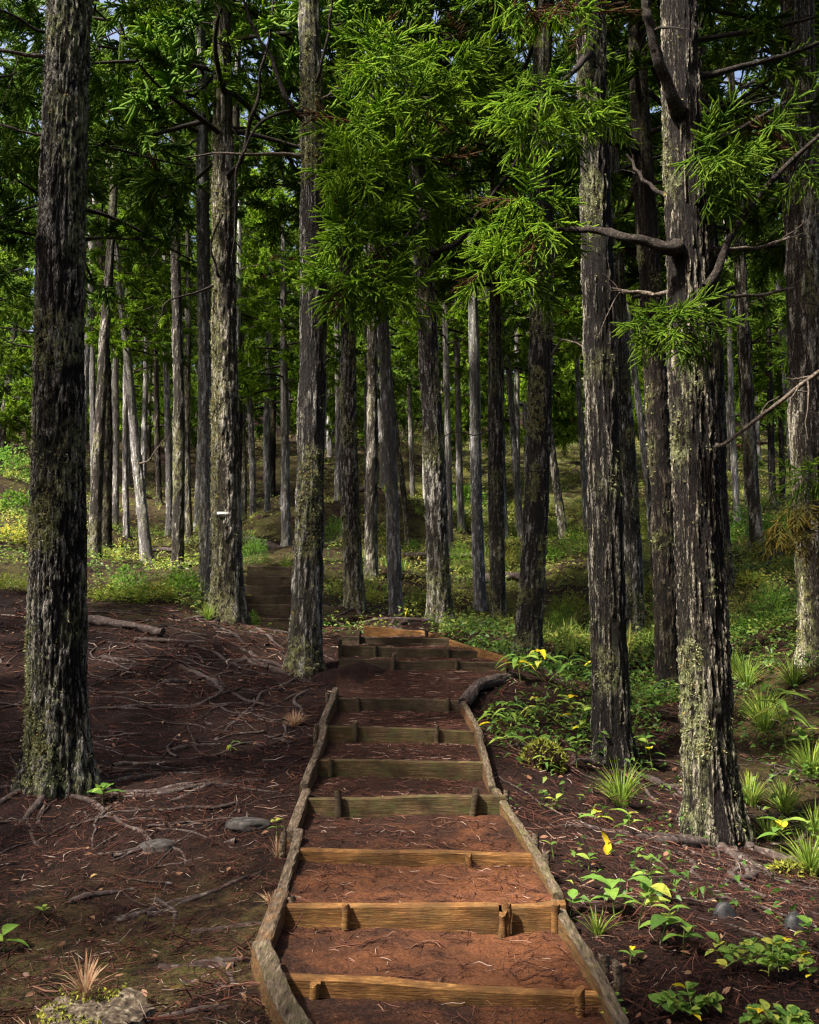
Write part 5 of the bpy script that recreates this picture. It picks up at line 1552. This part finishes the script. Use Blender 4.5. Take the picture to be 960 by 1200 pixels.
R1 = 'beside the upper right stair rail'
for q, (px, py, D, h, nl, ls, kd, lab) in enumerate([
    (575, 852, 7.6, .16, 7, .14, 'lance', 'arching green seedling against ' + 'the upper right stair rail'),
    (598, 845, 7.8, .20, 8, .15, 'lance', 'leafy green seedling a step right of the upper right rail'),
    (590, 872, 7.2, .10, 3, .17, 'lance', 'low seedling with one long drooping leaf by the rail'),
    (610, 806, 9.0, .26, 10, .20, 'lance', 'tall clump of long green leaves below the mossy grey trunk'),
    (636, 805, 9.1, .30, 10, .21, 'lance', 'upright long-leaved plant below and right of the mossy grey trunk'),
    (627, 848, 7.9, .22, 8, .14, 'lance', 'green seedling above the mossy hump with leaves at two levels'),
    (628, 880, 7.1, .14, 6, .15, 'lance', 'broad dark green seedling just above the mossy hump'),
    (670, 815, 9.0, .34, 11, .19, 'lance', 'tall yellow-tinged plant left of the scaly brown trunk'),
    (672, 850, 8.0, .28, 8, .13, 'oval', 'plant with a yellow leaf left of the scaly brown trunk'),
    (684, 865, 7.8, .30, 9, .12, 'oval', 'green plant touching the left side of the scaly brown trunk'),
    (676, 905, 6.9, .22, 8, .10, 'oval', 'small green plant at the foot of the scaly brown trunk'),
    (640, 918, 6.6, .10, 5, .10, 'lance', 'low pale seedling below the mossy hump'),
    (700, 790, 9.6, .25, 8, .17, 'lance', 'green plant peeping out left of the scaly brown trunk higher up'),
    (770, 850, 8.4, .30, 10, .13, 'oval', 'leafy plant in the gap between the two nearest right trunks'),
    (765, 900, 7.4, .26, 8, .10, 'oval', 'small leafy plant low in the gap between the two nearest right trunks'),
    (697, 972, 5.6, .10, 4, .10, 'oval', 'small seedling left of the fallen yellow leaf'),
    (737, 960, 5.6, .14, 6, .10, 'oval', 'bright seedling between the two nearest right trunks'),
    (652, 958, 5.8, .08, 3, .07, 'oval', 'tiny seedling outside the middle right rail'),
    (649, 1010, 4.9, .07, 2, .05, 'round', 'tiny two-leaved seedling near a rail stake'),
    (690, 1020, 4.75, .07, 3, .06, 'round', 'tiny round-leaved seedling right of the rail bend'),
    (668, 1068, 4.15, .08, 3, .07, 'round', 'single bright rounded leaf at a rail joint'),
    (720, 1062, 4.15, .14, 5, .12, 'oval', 'seedling with a broad orange-tipped leaf beside the grass tuft'),
    (748, 1075, 4.0, .19, 6, .11, 'oval', 'tall bright seedling with three leaf tiers in the lower right litter'),
    (775, 1092, 3.85, .14, 6, .11, 'oval', 'bright broad-leaved seedling in the lower right litter'),
    (800, 1105, 3.75, .12, 5, .10, 'oval', 'pale seedling right of the brightest one in the lower right litter'),
    (762, 1052, 4.3, .20, 4, .08, 'oval', 'slender seedling with small upright leaves behind the bright ones'),
    (738, 1118, 3.7, .06, 4, .06, 'oval', 'tiny yellowish seedling among needles below the bright ones'),
    (840, 1100, 3.7, .08, 5, .07, 'oval', 'small grey-green seedling under the black stones'),
    (715, 1150, 3.35, .06, 4, .06, 'round', 'round-leaved sprig beside the lowest right rail board'),
    (722, 1168, 3.25, .05, 3, .05, 'round', 'smallest round-leaved sprig at the foot of the right rail'),
    (945, 1072, 3.9, .09, 5, .08, 'oval', 'sprig of green leaves at the right edge under the black stones'),
    (922, 880, 7.6, .50, 12, .22, 'lance', 'tall bright long-leaved plant among grass tufts at right'),
    (945, 885, 7.5, .22, 7, .14, 'oval', 'yellowing plant below the tall bright one at right'),
    (915, 995, 5.9, .18, 6, .15, 'oval', 'green broad-leaved plant right of the thick trunk foot'),
    (120, 942, 5.75, .10, 5, .12, 'oval', 'bright green seedling at the foot of the lichen-flecked trunk'),
    (5, 1110, 3.75, .08, 4, .09, 'oval', 'pale sprig at the left edge of the view'),
    (325, 982, 4.95, .10, 4, .06, 'oval', 'small sprig leaning on the left stair rail'),
    (270, 880, 6.95, .07, 4, .08, 'lance', 'lone pale sprout in the litter left of the steps'),
    (50, 1080, 4.1, .04, 4, .04, 'round', 'tiny round-leaved sprout on the bare left bank'),
]):
    seedling(lab, px, py, D, h, nl, ls, kd, 'leaf', 200 + q, (random.Random(q).uniform(-.25, .25), random.Random(q + 50).uniform(-.3, .1)), pairs=kd != 'lance' or q % 2 == 0)

def creeper(label, px, py, D, wpx, hpx, n, seed):
    """low spreading plant with many small oval leaves"""
    rng = np.random.default_rng(seed)
    b = W(px, py, D); b[2] = Hs(b[0], b[1])
    t = thing('creeping_plant', label, 'plant', b, 'creeping plants in the lower right')
    sw = px_size(wpx, px, py, D) / 2
    st = MB()
    k = 0
    for s in range(max(5, n // 9)):
        a = rng.uniform(0, 6.28); L = sw * rng.uniform(.4, 1.0)
        u = np.linspace(0, 1, 7)
        x = b[0] + math.cos(a) * L * u; y = b[1] + math.sin(a) * L * u * 0.8
        z = H(x, y) + 0.02 + px_size(hpx, px, py, D) * np.sin(u * 2.6) * rng.uniform(.3, 1)
        V, F = tube(np.stack([x, y, z], 1), .0018, 4); st.add(V, F)
        for q in range(9):
            v = rng.uniform(.15, 1)
            p = np.array([np.interp(v, u, x), np.interp(v, u, y), np.interp(v, u, z)])
            a2 = a + (1.2 if q % 2 else -1.2) + rng.normal(0, .3)
            d = np.array([math.cos(a2), math.sin(a2), rng.uniform(-.1, .6)])
            R = frames(d[None], .3, rng)[0]
            o = link('leaf', leaf_mesh('round' if q % 3 else 'oval', 'leaf' if rng.uniform() > .04 else 'leaf_yellow'), t)
            o.matrix_basis = Matrix.Translation(Vector(p - b)) @ Matrix([list(R[0]) + [0], list(R[1]) + [0], list(R[2]) + [0], [0, 0, 0, 1]]) @ Matrix.Scale(rng.uniform(.03, .055), 4)
    part('stem', st, M['stem'], t)
creeper('large creeping plant with many pale oval leaves under the black stones', 905, 1128, 3.5, 120, 34, 150, 1)
creeper('creeping plant with pale oval leaves in the middle of the lower right litter', 810, 1158, 3.3, 110, 20, 80, 2)
creeper('creeping plant at the bottom edge in the lower right corner', 920, 1192, 3.1, 110, 25, 90, 3)
creeper('small creeping plant at the bottom edge left of the corner one', 815, 1195, 3.05, 70, 14, 40, 4)

def grass_tuft(label, px, py, D, hpx, spx, n, seed, mat='grass', w=.0035):
    rng = np.random.default_rng(seed)
    b = W(px, py, D)
    b[2] = Hs(b[0], b[1]) - 0.01 if 'stump' not in label or 'left of' in label else W(112, 1186, 2.95)[2]
    V, F, C = blades(rng, n, px_size(hpx, px, py, D), px_size(spx, px, py, D), w)
    solo('grass_tuft', label, 'grass', MB().add(V + b, F, C), M[mat], b, 'grass tufts')
for q, (px, py, D, hp, sp, n_, mt, lab) in enumerate([
    (728, 958, 6.2, 62, 50, 150, 'grass', 'long green grass tuft between the two nearest right trunks'),
    (700, 1088, 3.95, 40, 34, 34, 'grass', 'spiky grass tuft beside the bright seedlings'),
    (905, 1112, 3.65, 40, 22, 34, 'grass', 'small upright grass tuft by the large creeping plant'),
    (850, 1103, 3.7, 30, 16, 22, 'grass', 'tiny upright grass tuft under the black stones'),
    (345, 850, 7.5, 24, 24, 110, 'dry_grass', 'dry pale grass tuft left of the stair rail'),
    (100, 1168, 3.05, 62, 40, 46, 'dry_grass', 'dry pinkish grass tuft growing on the cut stump'),
    (40, 1192, 2.95, 26, 60, 26, 'dry_grass', 'low dry yellowish grass sprawling left of the stump'),
    (895, 850, 8.0, 62, 55, 170, 'grass', 'large dark grass tuft behind the thick trunk at right'),
    (920, 938, 6.6, 48, 44, 150, 'grass', 'yellow-green grass tuft right of the thick trunk'),
    (880, 930, 6.7, 46, 36, 110, 'grass', 'grey-green grass tuft touching the thick trunk'),
    (955, 965, 6.2, 50, 40, 110, 'grass', 'grass tuft at the right edge below the yellow-green one'),
    (950, 1032, 5.5, 62, 50, 150, 'grass', 'lowest large grass tuft at the right edge'),
    (930, 810, 8.9, 44, 44, 120, 'grass', 'yellowish grass tuft at the foot of the broad edge trunk'),
    (875, 800, 9.2, 50, 44, 120, 'grass', 'dark arching grass tuft close behind the thick trunk'),
    (950, 900, 7.2, 52, 44, 130, 'grass', 'arching grass tuft at the right edge beside the yellowing plant'),
    (900, 975, 6.1, 36, 40, 90, 'grass', 'short grass tuft right of the thick trunk foot'),
    (858, 775, 10.0, 36, 34, 90, 'grass', 'small grass tuft on the bare patch right of the thick trunk'),
    (325, 1008, 4.7, 34, 16, 30, 'dry_grass', 'dry grass wisps on the left stair rail'),
    (318, 1050, 4.1, 22, 26, 36, 'dry_grass', 'dry root-like wisps under the reddish rail plank'),
    (243, 722, 11.2, 26, 22, 90, 'grass', 'yellow-green grass tuft at the foot of the trail-marked trunk'),
    (545, 732, 12.6, 24, 40, 120, 'grass', 'bright grass patch right of the dark trunk behind the top step'),
    (335, 660, 16.4, 26, 20, 80, 'grass', 'grass tuft at the top of the far steps'),
]):
    grass_tuft(lab, px, py, D, hp, sp, n_, 400 + q, mt)

# stump at the lower left
b = W(112, 1215, 2.95); zt = W(112, 1184, 2.95)[2]
b[2] = Hs(b[0], b[1]) - 0.05
nth, nz = 60, 16
th = np.linspace(0, 2 * math.pi, nth, endpoint=False); zz = np.linspace(0, 1, nz)
rg = np.random.default_rng(2)
top = zt + (noise3(np.stack([np.cos(th) * 2.2, np.sin(th) * 2.2, 0 * th], 1), 3) - .5) * 0.03 + (noise3(np.stack([np.cos(th) * 9, np.sin(th) * 9, 0 * th], 1), 4) - .5) * 0.02
V = []
for s in zz:
    r = 0.155 * (1 + .35 * (1 - s) ** 2) + 0.03 * (noise3(np.stack([np.cos(th) * 6, np.sin(th) * 6, 0 * th + s * .8], 1), 5) - .5) + .022 * (noise3(np.stack([np.cos(th) * 16, np.sin(th) * 16, 0 * th + s * .8], 1), 6) - .5)
    V.append(np.stack([b[0] + np.cos(th) * r, b[1] + np.sin(th) * r, b[2] + (top - b[2]) * s], 1))
V = np.concatenate(V); i = np.arange(nz - 1)[:, None] * nth; j = np.arange(nth)[None]; kk = (j + 1) % nth
F = np.stack([i + j, i + kk, i + nth + kk, i + nth + j], -1).reshape(-1, 4)
stump = thing('tree_stump', 'pale weathered cut stump with dry grass on top in the lower left corner', 'stump', b)
part('stump_side', MB().add(V, F), M['stump'], stump)
rings = []
for f in (1.0, .8, .55, .28, .02):
    e = V[-nth:].copy(); c = np.array([b[0], b[1], top.mean()])
    e = c + (e - c) * f; e[:, 2] += (noise3(e * 30, 8) - .5) * .03 * (f < 1)
    rings.append(e)
F = np.concatenate([np.stack([i0 * nth + j[0], i0 * nth + kk[0], (i0 + 1) * nth + kk[0], (i0 + 1) * nth + j[0]], -1) for i0 in range(4)])
part('cut_face', MB().add(np.concatenate(rings), F), M['stump'], stump)
rg = np.random.default_rng(4)
a = rg.uniform(0, 6.28, 900); r = 0.155 * np.sqrt(rg.uniform(0.3, 1.1, 900))
P = np.stack([b[0] + np.cos(a) * r, b[1] + np.sin(a) * r, top.mean() + rg.normal(0.0, .010, 900)], 1)
P = P[P[:, 0] < b[0] + .05]
d = rg.normal(0, 1, (len(P), 3)); d[:, 2] = abs(d[:, 2]); d /= np.linalg.norm(d, axis=1)[:, None]
sd = np.cross(d, rg.normal(0, 1, d.shape)); sd /= np.linalg.norm(sd, axis=1)[:, None]
T = np.stack([P + sd * .004, P - sd * .004, P + d * .013], 1).reshape(-1, 3)
col = np.zeros((len(T), 4)); col[:, 0] = np.repeat(rg.uniform(.3, 1, len(P)), 3)
o = part('moss', MB().add(T, np.arange(len(T)).reshape(-1, 3), col), M['moss'], stump); o['kind'] = 'stuff'

# mossy hump, mossy root, stones
def rock(name, label, cat, px, py, D, wpx, hpx, mat, seed, group=None, moss=0):
    c = W(px, py, D); c[2] = Hs(c[0], c[1])
    rx = px_size(wpx, px, py, D) / 2; rz = px_size(hpx, px, py, D)
    th = np.linspace(0, 2 * math.pi, 28, endpoint=False); ph = np.linspace(-0.5, math.pi / 2, 14)
    V = np.stack([(np.cos(ph)[:, None] * np.cos(th)).ravel(), (np.cos(ph)[:, None] * np.sin(th)).ravel(), (np.sin(ph)[:, None] + 0 * th).ravel()], 1)
    k = 1 + 0.4 * (noise3(V * 1.1 + seed * 7.1, seed) - .5) + .12 * (noise3(V * 5 + seed, seed + 1) - .5)
    V = V * k[:, None] * np.array([rx, rx * .8, rz]) + c
    i = np.arange(13)[:, None] * 28; j = np.arange(28)[None]; kk = (j + 1) % 28
    F = np.stack([i + j, i + kk, i + 28 + kk, i + 28 + j], -1).reshape(-1, 4)
    if not moss:
        return solo(name, label, cat, MB().add(V, F), M[mat], c, group)
    t = thing(name, label, cat, c, group)
    part('core', MB().add(V, F, np.array([.2, 0, 0, 0])), M['ground'], t)
    rg = np.random.default_rng(seed)
    idx = rg.choice(len(V), moss); nn = (V[idx] - c) / np.array([rx, rx * .8, rz]) ; nn /= np.linalg.norm(nn, axis=1)[:, None]
    P = V[idx] + rg.normal(0, rx * .06, (moss, 3)); d = nn + rg.normal(0, .6, nn.shape); d[:, 2] -= .3; d /= np.linalg.norm(d, axis=1)[:, None]
    sd = np.cross(d, rg.normal(0, 1, d.shape)); sd /= np.linalg.norm(sd, axis=1)[:, None]
    T = np.stack([P + sd * .006, P - sd * .006, P + d * .035], 1).reshape(-1, 3)
    col = np.zeros((len(T), 4)); col[:, 0] = np.repeat(np.clip(rg.normal(.55, .2, moss), 0, 1), 3)
    o = part('moss', MB().add(T, np.arange(len(T)).reshape(-1, 3), col), M[mat], t); o['kind'] = 'stuff'
    return t
rock('mossy_hump', 'rounded yellow-green mossy hump right of the stair rail', 'moss hump', 636, 900, 6.75, 52, 24, 'moss', 3, None, 1500)
rock('mossy_hump', 'small bright mossy hump right of the thick pale-based trunk foot', 'moss hump', 926, 1018, 5.5, 46, 12, 'moss', 5, None, 700)
GS = 'dark stones in the litter'
rock('stone', 'black stone half buried below the thick trunk foot, the left one of two', 'stone', 848, 1058, 4.2, 26, 18, 'black_stone', 6, GS)
rock('stone', 'black stone half buried below the thick trunk foot, the right one of two', 'stone', 930, 1060, 4.2, 28, 24, 'black_stone', 7, GS)
rock('stone', 'flat grey stone showing among roots left of the steps', 'stone', 185, 996, 4.95, 52, 10, 'stone', 8, GS)
rock('stone', 'long grey stone beside the left stair rail', 'stone', 288, 978, 5.15, 56, 9, 'stone', 9, GS)
rock('stone', 'pale stone at the bottom edge beside the lowest right rail board', 'stone', 742, 1198, 3.05, 40, 14, 'stone', 10, GS)
rock('stone', 'grey stone behind the top step right of the dark trunk', 'stone', 562, 722, 13.5, 26, 10, 'stone', 12, GS)
rock('stone', 'mossy-looking round stone high in the greenery right of the thick trunk', 'stone', 908, 640, 16.5, 24, 18, 'stone', 13, GS)

# fallen logs
GL = 'fallen logs on the slope'
for q, (x0, y0, D0, x1, y1, D1, rpx, lab) in enumerate([
    (288, 628, 22.5, 352, 631, 22.0, 5, 'fallen log lying above the far steps'),
    (375, 624, 22.5, 404, 618, 23.0, 5, 'short fallen log right of the dark straight trunk'),
    (470, 657, 20.0, 556, 660, 20.0, 4, 'long thin fallen log behind the dark trunk at the top step'),
    (430, 607, 27.0, 470, 602, 27.5, 3.5, 'fallen log high on the slope left of the slim pale trunk'),
    (95, 736, 10.2, 190, 750, 9.9, 6, 'dark fallen branch below the mossy bank right of the lichen-flecked trunk'),
    (560, 672, 18.0, 612, 690, 17.5, 6, 'rotten log leaning behind the thin grey trunk'),
    (430, 590, 30.0, 410, 594, 29.0, 4, 'short dark log far up the slope'),
    (388, 603, 27.5, 436, 609, 27.0, 4, 'mossy fallen log between the dark straight trunk and the slim pale one'),
    (536, 700, 15.5, 604, 706, 15.0, 5, 'fallen log between the dark trunk and the mossy grey one'),
    (640, 712, 14.5, 700, 722, 14.0, 5, 'half-hidden fallen log left of the scaly brown trunk'),
    (196, 606, 27.0, 246, 600, 27.0, 4, 'thin fallen log up the slope left of the trail-marked trunk'),
    (178, 650, 20.0, 205, 652, 19.8, 3.5, 'short dark log beside the pale leaning trunk'),
]):
    a_, b_ = W(x0, y0, D0), W(x1, y1, D1)
    r = px_size(rpx, x0, y0, D0)
    m = 22; s = np.linspace(0, 1, m)
    P = a_[None] * (1 - s)[:, None] + b_[None] * s[:, None]
    P[:, 2] = H(P[:, 0], P[:, 1]) * 0.35 + (np.polyval(np.polyfit(s, H(P[:, 0], P[:, 1]), 1), s)) * 0.65 + r * .7
    V, F = tube(P, r * np.linspace(1.05, .8, m), 12)
    V = V + (noise3(V * 14, q)[:, None] - .5) * r * .5
    mb = MB(); tube_caps(mb, V, F, 12)
    c = P[m // 2].copy(); c[2] -= r
    solo('fallen_log', lab, 'log', mb, M['dead_limb'] if q in (1, 2, 3) else M['root'], c, GL)

# fallen yellow leaf and a yellow sprig
def yellow(label, px, py, D, s, n_, seed, up=0.05):
    rng = np.random.default_rng(seed)
    c = W(px, py, D); c[2] = Hs(c[0], c[1]) + 0.005
    mb = MB()
    for i in range(n_):
        V, F, C = leaf_geo(1, .3, .3, .3, 6)
        d = np.array([rng.normal(0, .5), rng.normal(-.3, .3), .8])
        R = frames(d[None], .4, rng)[0]
        mb.add(V @ R.T * s * rng.uniform(.7, 1.1) + c + np.array([0.0, 0, up * i]), F)
    solo('yellow_leaf', label, 'leaf', mb, M['leaf_yellow'], c, 'yellow leaves')
yellow('bright yellow fallen leaf left of the thick pale-based trunk', 711, 1003, 5.0, 0.085, 2, 1, .05)
yellow('yellow leaf sprig standing just behind the top step', 476, 728, 12.8, 0.16, 2, 2, .06)

# bushes on the slope: three shapes, copied
def bush_mesh(seed, n_, mat, flat=0.8, ls=.075, kind=0):
    rng = np.random.default_rng(seed)
    d = rng.normal(0, 1, (n_, 3)); d[:, 2] = np.abs(d[:, 2]); d /= np.linalg.norm(d, axis=1)[:, None]
    lob = 0.65 + 0.6 * noise3(d * 2.3 + seed, seed)
    p = d * (rng.uniform(.3, 1, n_) ** .5 * lob)[:, None] * np.array([.5, .5, .5 * flat * 2])
    dd = d + rng.normal(0, .5, d.shape)
    mb = MB()
    pro = [leaf_geo(1, .28, .4, .3, 3), leaf_geo(1, .2, .5, .3, 3)] if kind == 0 else [leaf_geo(1, .07, .5, .3, 3), leaf_geo(1, .05, .3, .3, 3)]
    scatter(mb, pro, p, frames(dd, .4, rng), rng.uniform(.7, 1.3, n_) * ls, rng.uniform(0, .45, n_))
    for s in range(9):
        e = p[rng.integers(0, n_)]
        V, F = tube(np.stack([e * q for q in np.linspace(0, .9, 5)]), .006, 3); mb.add(V, F)
    return mb.mesh('bush', M[mat])
BUSH = [bush_mesh(1, 520, 'bush'), bush_mesh(2, 520, 'bush_yellow'), bush_mesh(3, 900, 'bush', 1.0, .13, 1), bush_mesh(4, 620, 'bush', .55, .09), bush_mesh(5, 620, 'bush_yellow', .5, .085), bush_mesh(6, 800, 'bush_yellow', .6, .12, 1)]
GB = 'low bushes on the slope'
def bush(label, px, py, D, wpx, v, seed, stretch=1.0):
    c = W(px, py, D); c[2] = Hs(c[0], c[1]) - .02
    o = link('bush', BUSH[v], None, tuple(c))
    s = px_size(wpx, px, py, D)
    o.scale = (s, s, s * stretch); o.rotation_euler = (0, 0, seed * 1.3)
    o['label'] = unique(label); o['category'] = 'bush'; o['group'] = GB
for q, (px, py, D, w_, v, st_, lab) in enumerate([
    (215, 697, 12.6, 55, 3, 1.0, 'bright fern-like bush at the foot of the pale trunk beside the trail-marked one'),
    (150, 675, 14.0, 60, 0, 1.0, 'leafy bush with pale glints between the lichen-flecked trunk and the bright fern'),
    (180, 706, 12.0, 60, 4, .7, 'low yellow bush on the bank below the bright fern'),
    (140, 718, 11.5, 70, 4, .6, 'lowest yellow-green bush on the mossy bank'),
    (120, 690, 13.0, 48, 1, .8, 'yellow bush touching the right side of the lichen-flecked trunk'),
    (192, 680, 14.5, 34, 1, .8, 'small yellow bush under the straight speckled trunk'),
    (250, 665, 17.0, 40, 1, .8, 'yellowish bush glimpsed left of the trail-marked trunk'),
    (296, 700, 12.8, 24, 2, 1.4, 'narrow feathery bush right of the trail-marked trunk'),
    (298, 655, 17.0, 34, 2, 1.0, 'feathery bush left of the far steps'),
    (12, 640, 16.0, 60, 4, .7, 'yellow-green bush at the left edge under the trees'),
    (20, 600, 20.0, 60, 3, .9, 'green bush at the left edge higher up the bank'),
    (8, 575, 24.0, 60, 0, .9, 'dark green bush at the left edge under the far trees'),
    (15, 700, 11.8, 50, 5, .7, 'mossy tussock at the left edge left of the lichen-flecked trunk'),
    (395, 640, 21.0, 34, 2, 1.0, 'feathery bush between the dark straight trunk and the lichen-spotted one'),
    (440, 640, 21.0, 34, 1, .9, 'yellow bush between the lichen-spotted trunk and the slim pale one'),
    (436, 690, 15.5, 34, 4, .9, 'low yellow bush behind the lichen-spotted trunk foot'),
    (490, 680, 16.0, 30, 1, .9, 'yellow bush between the slim pale trunk and the dark one'),
    (485, 640, 21.0, 24, 0, 1.2, 'green bush between the slim pale trunk and the dark one, higher up'),
    (395, 690, 15.0, 30, 5, 1.0, 'grassy bush left of the lichen-spotted trunk foot'),
    (540, 655, 19.0, 30, 2, 1.3, 'feathery bush right of the dark trunk behind the top step'),
    (540, 615, 26.0, 44, 4, .8, 'pale yellow bush high between the dark trunk and the thin pale one'),
    (505, 600, 29.0, 40, 1, .8, 'yellow bush high on the grassy slope behind the dark trunk'),
    (545, 570, 33.0, 56, 3, .9, 'pale green bush at the top of the grassy slope'),
    (600, 660, 19.0, 36, 1, 1.0, 'yellow bush behind the mossy grey trunk, on its left'),
    (604, 600, 27.0, 40, 1, 1.2, 'tall yellow bush behind the mossy grey trunk, higher up'),
    (655, 715, 14.0, 38, 2, 1.2, 'feathery green bush between the mossy grey trunk and the scaly one'),
    (660, 700, 15.5, 44, 5, 1.0, 'pale grassy bush behind the feathery green one'),
    (640, 660, 19.0, 44, 3, .9, 'leafy bush at the foot of the left-leaning trunk'),
    (672, 645, 20.0, 44, 0, .9, 'dark glossy bush right of the left-leaning trunk foot'),
    (680, 615, 24.0, 46, 1, 1.0, 'yellow bush above the dark glossy one'),
    (650, 590, 27.0, 34, 2, 1.0, 'round green bush high behind the left-leaning trunk'),
    (672, 690, 16.0, 36, 1, .8, 'pale yellow bush left of the scaly brown trunk'),
    (766, 690, 16.0, 30, 1, 1.2, 'yellow bush between the lichen-pale trunk and the dark half-hidden one'),
    (760, 640, 21.0, 36, 1, 1.2, 'bright yellow bush beside the slender white trunk'),
    (756, 730, 13.5, 30, 5, .8, 'mossy bush at the foot of the lichen-pale trunk'),
    (880, 640, 18.5, 70, 0, 1.0, 'broad dark green bush right of the thick trunk under the far trees'),
    (920, 625, 20.0, 60, 3, 1.0, 'green leafy bush left of the rusty hanging foliage'),
    (890, 660, 16.5, 50, 1, .9, 'yellow bush below the broad dark green one'),
    (925, 680, 15.0, 50, 1, .8, 'yellow bush left of the broad edge trunk'),
    (880, 690, 14.5, 44, 4, .8, 'low yellow bush right of the dark trunk behind the thick one'),
    (905, 745, 11.8, 56, 2, 1.1, 'feathery dark bush left of the broad edge trunk foot'),
    (875, 748, 11.6, 34, 0, .9, 'small green bush right of the thick trunk'),
    (930, 718, 12.8, 40, 4, .8, 'yellowish low bush touching the broad edge trunk'),
    (868, 615, 22.0, 44, 3, .9, 'green bush close to the thick trunk under the far trees'),
    (945, 600, 24.0, 50, 0, .9, 'dark bush at the right edge behind the rusty foliage'),
    (112, 660, 18.0, 34, 4, .9, 'pale bush at the foot of the dark slim trunk'),
    (160, 690, 13.2, 50, 0, .8, 'green bush in the middle of the yellow patch on the left bank'),
]):
    bush(lab, px, py, D, w_, v, q, st_)
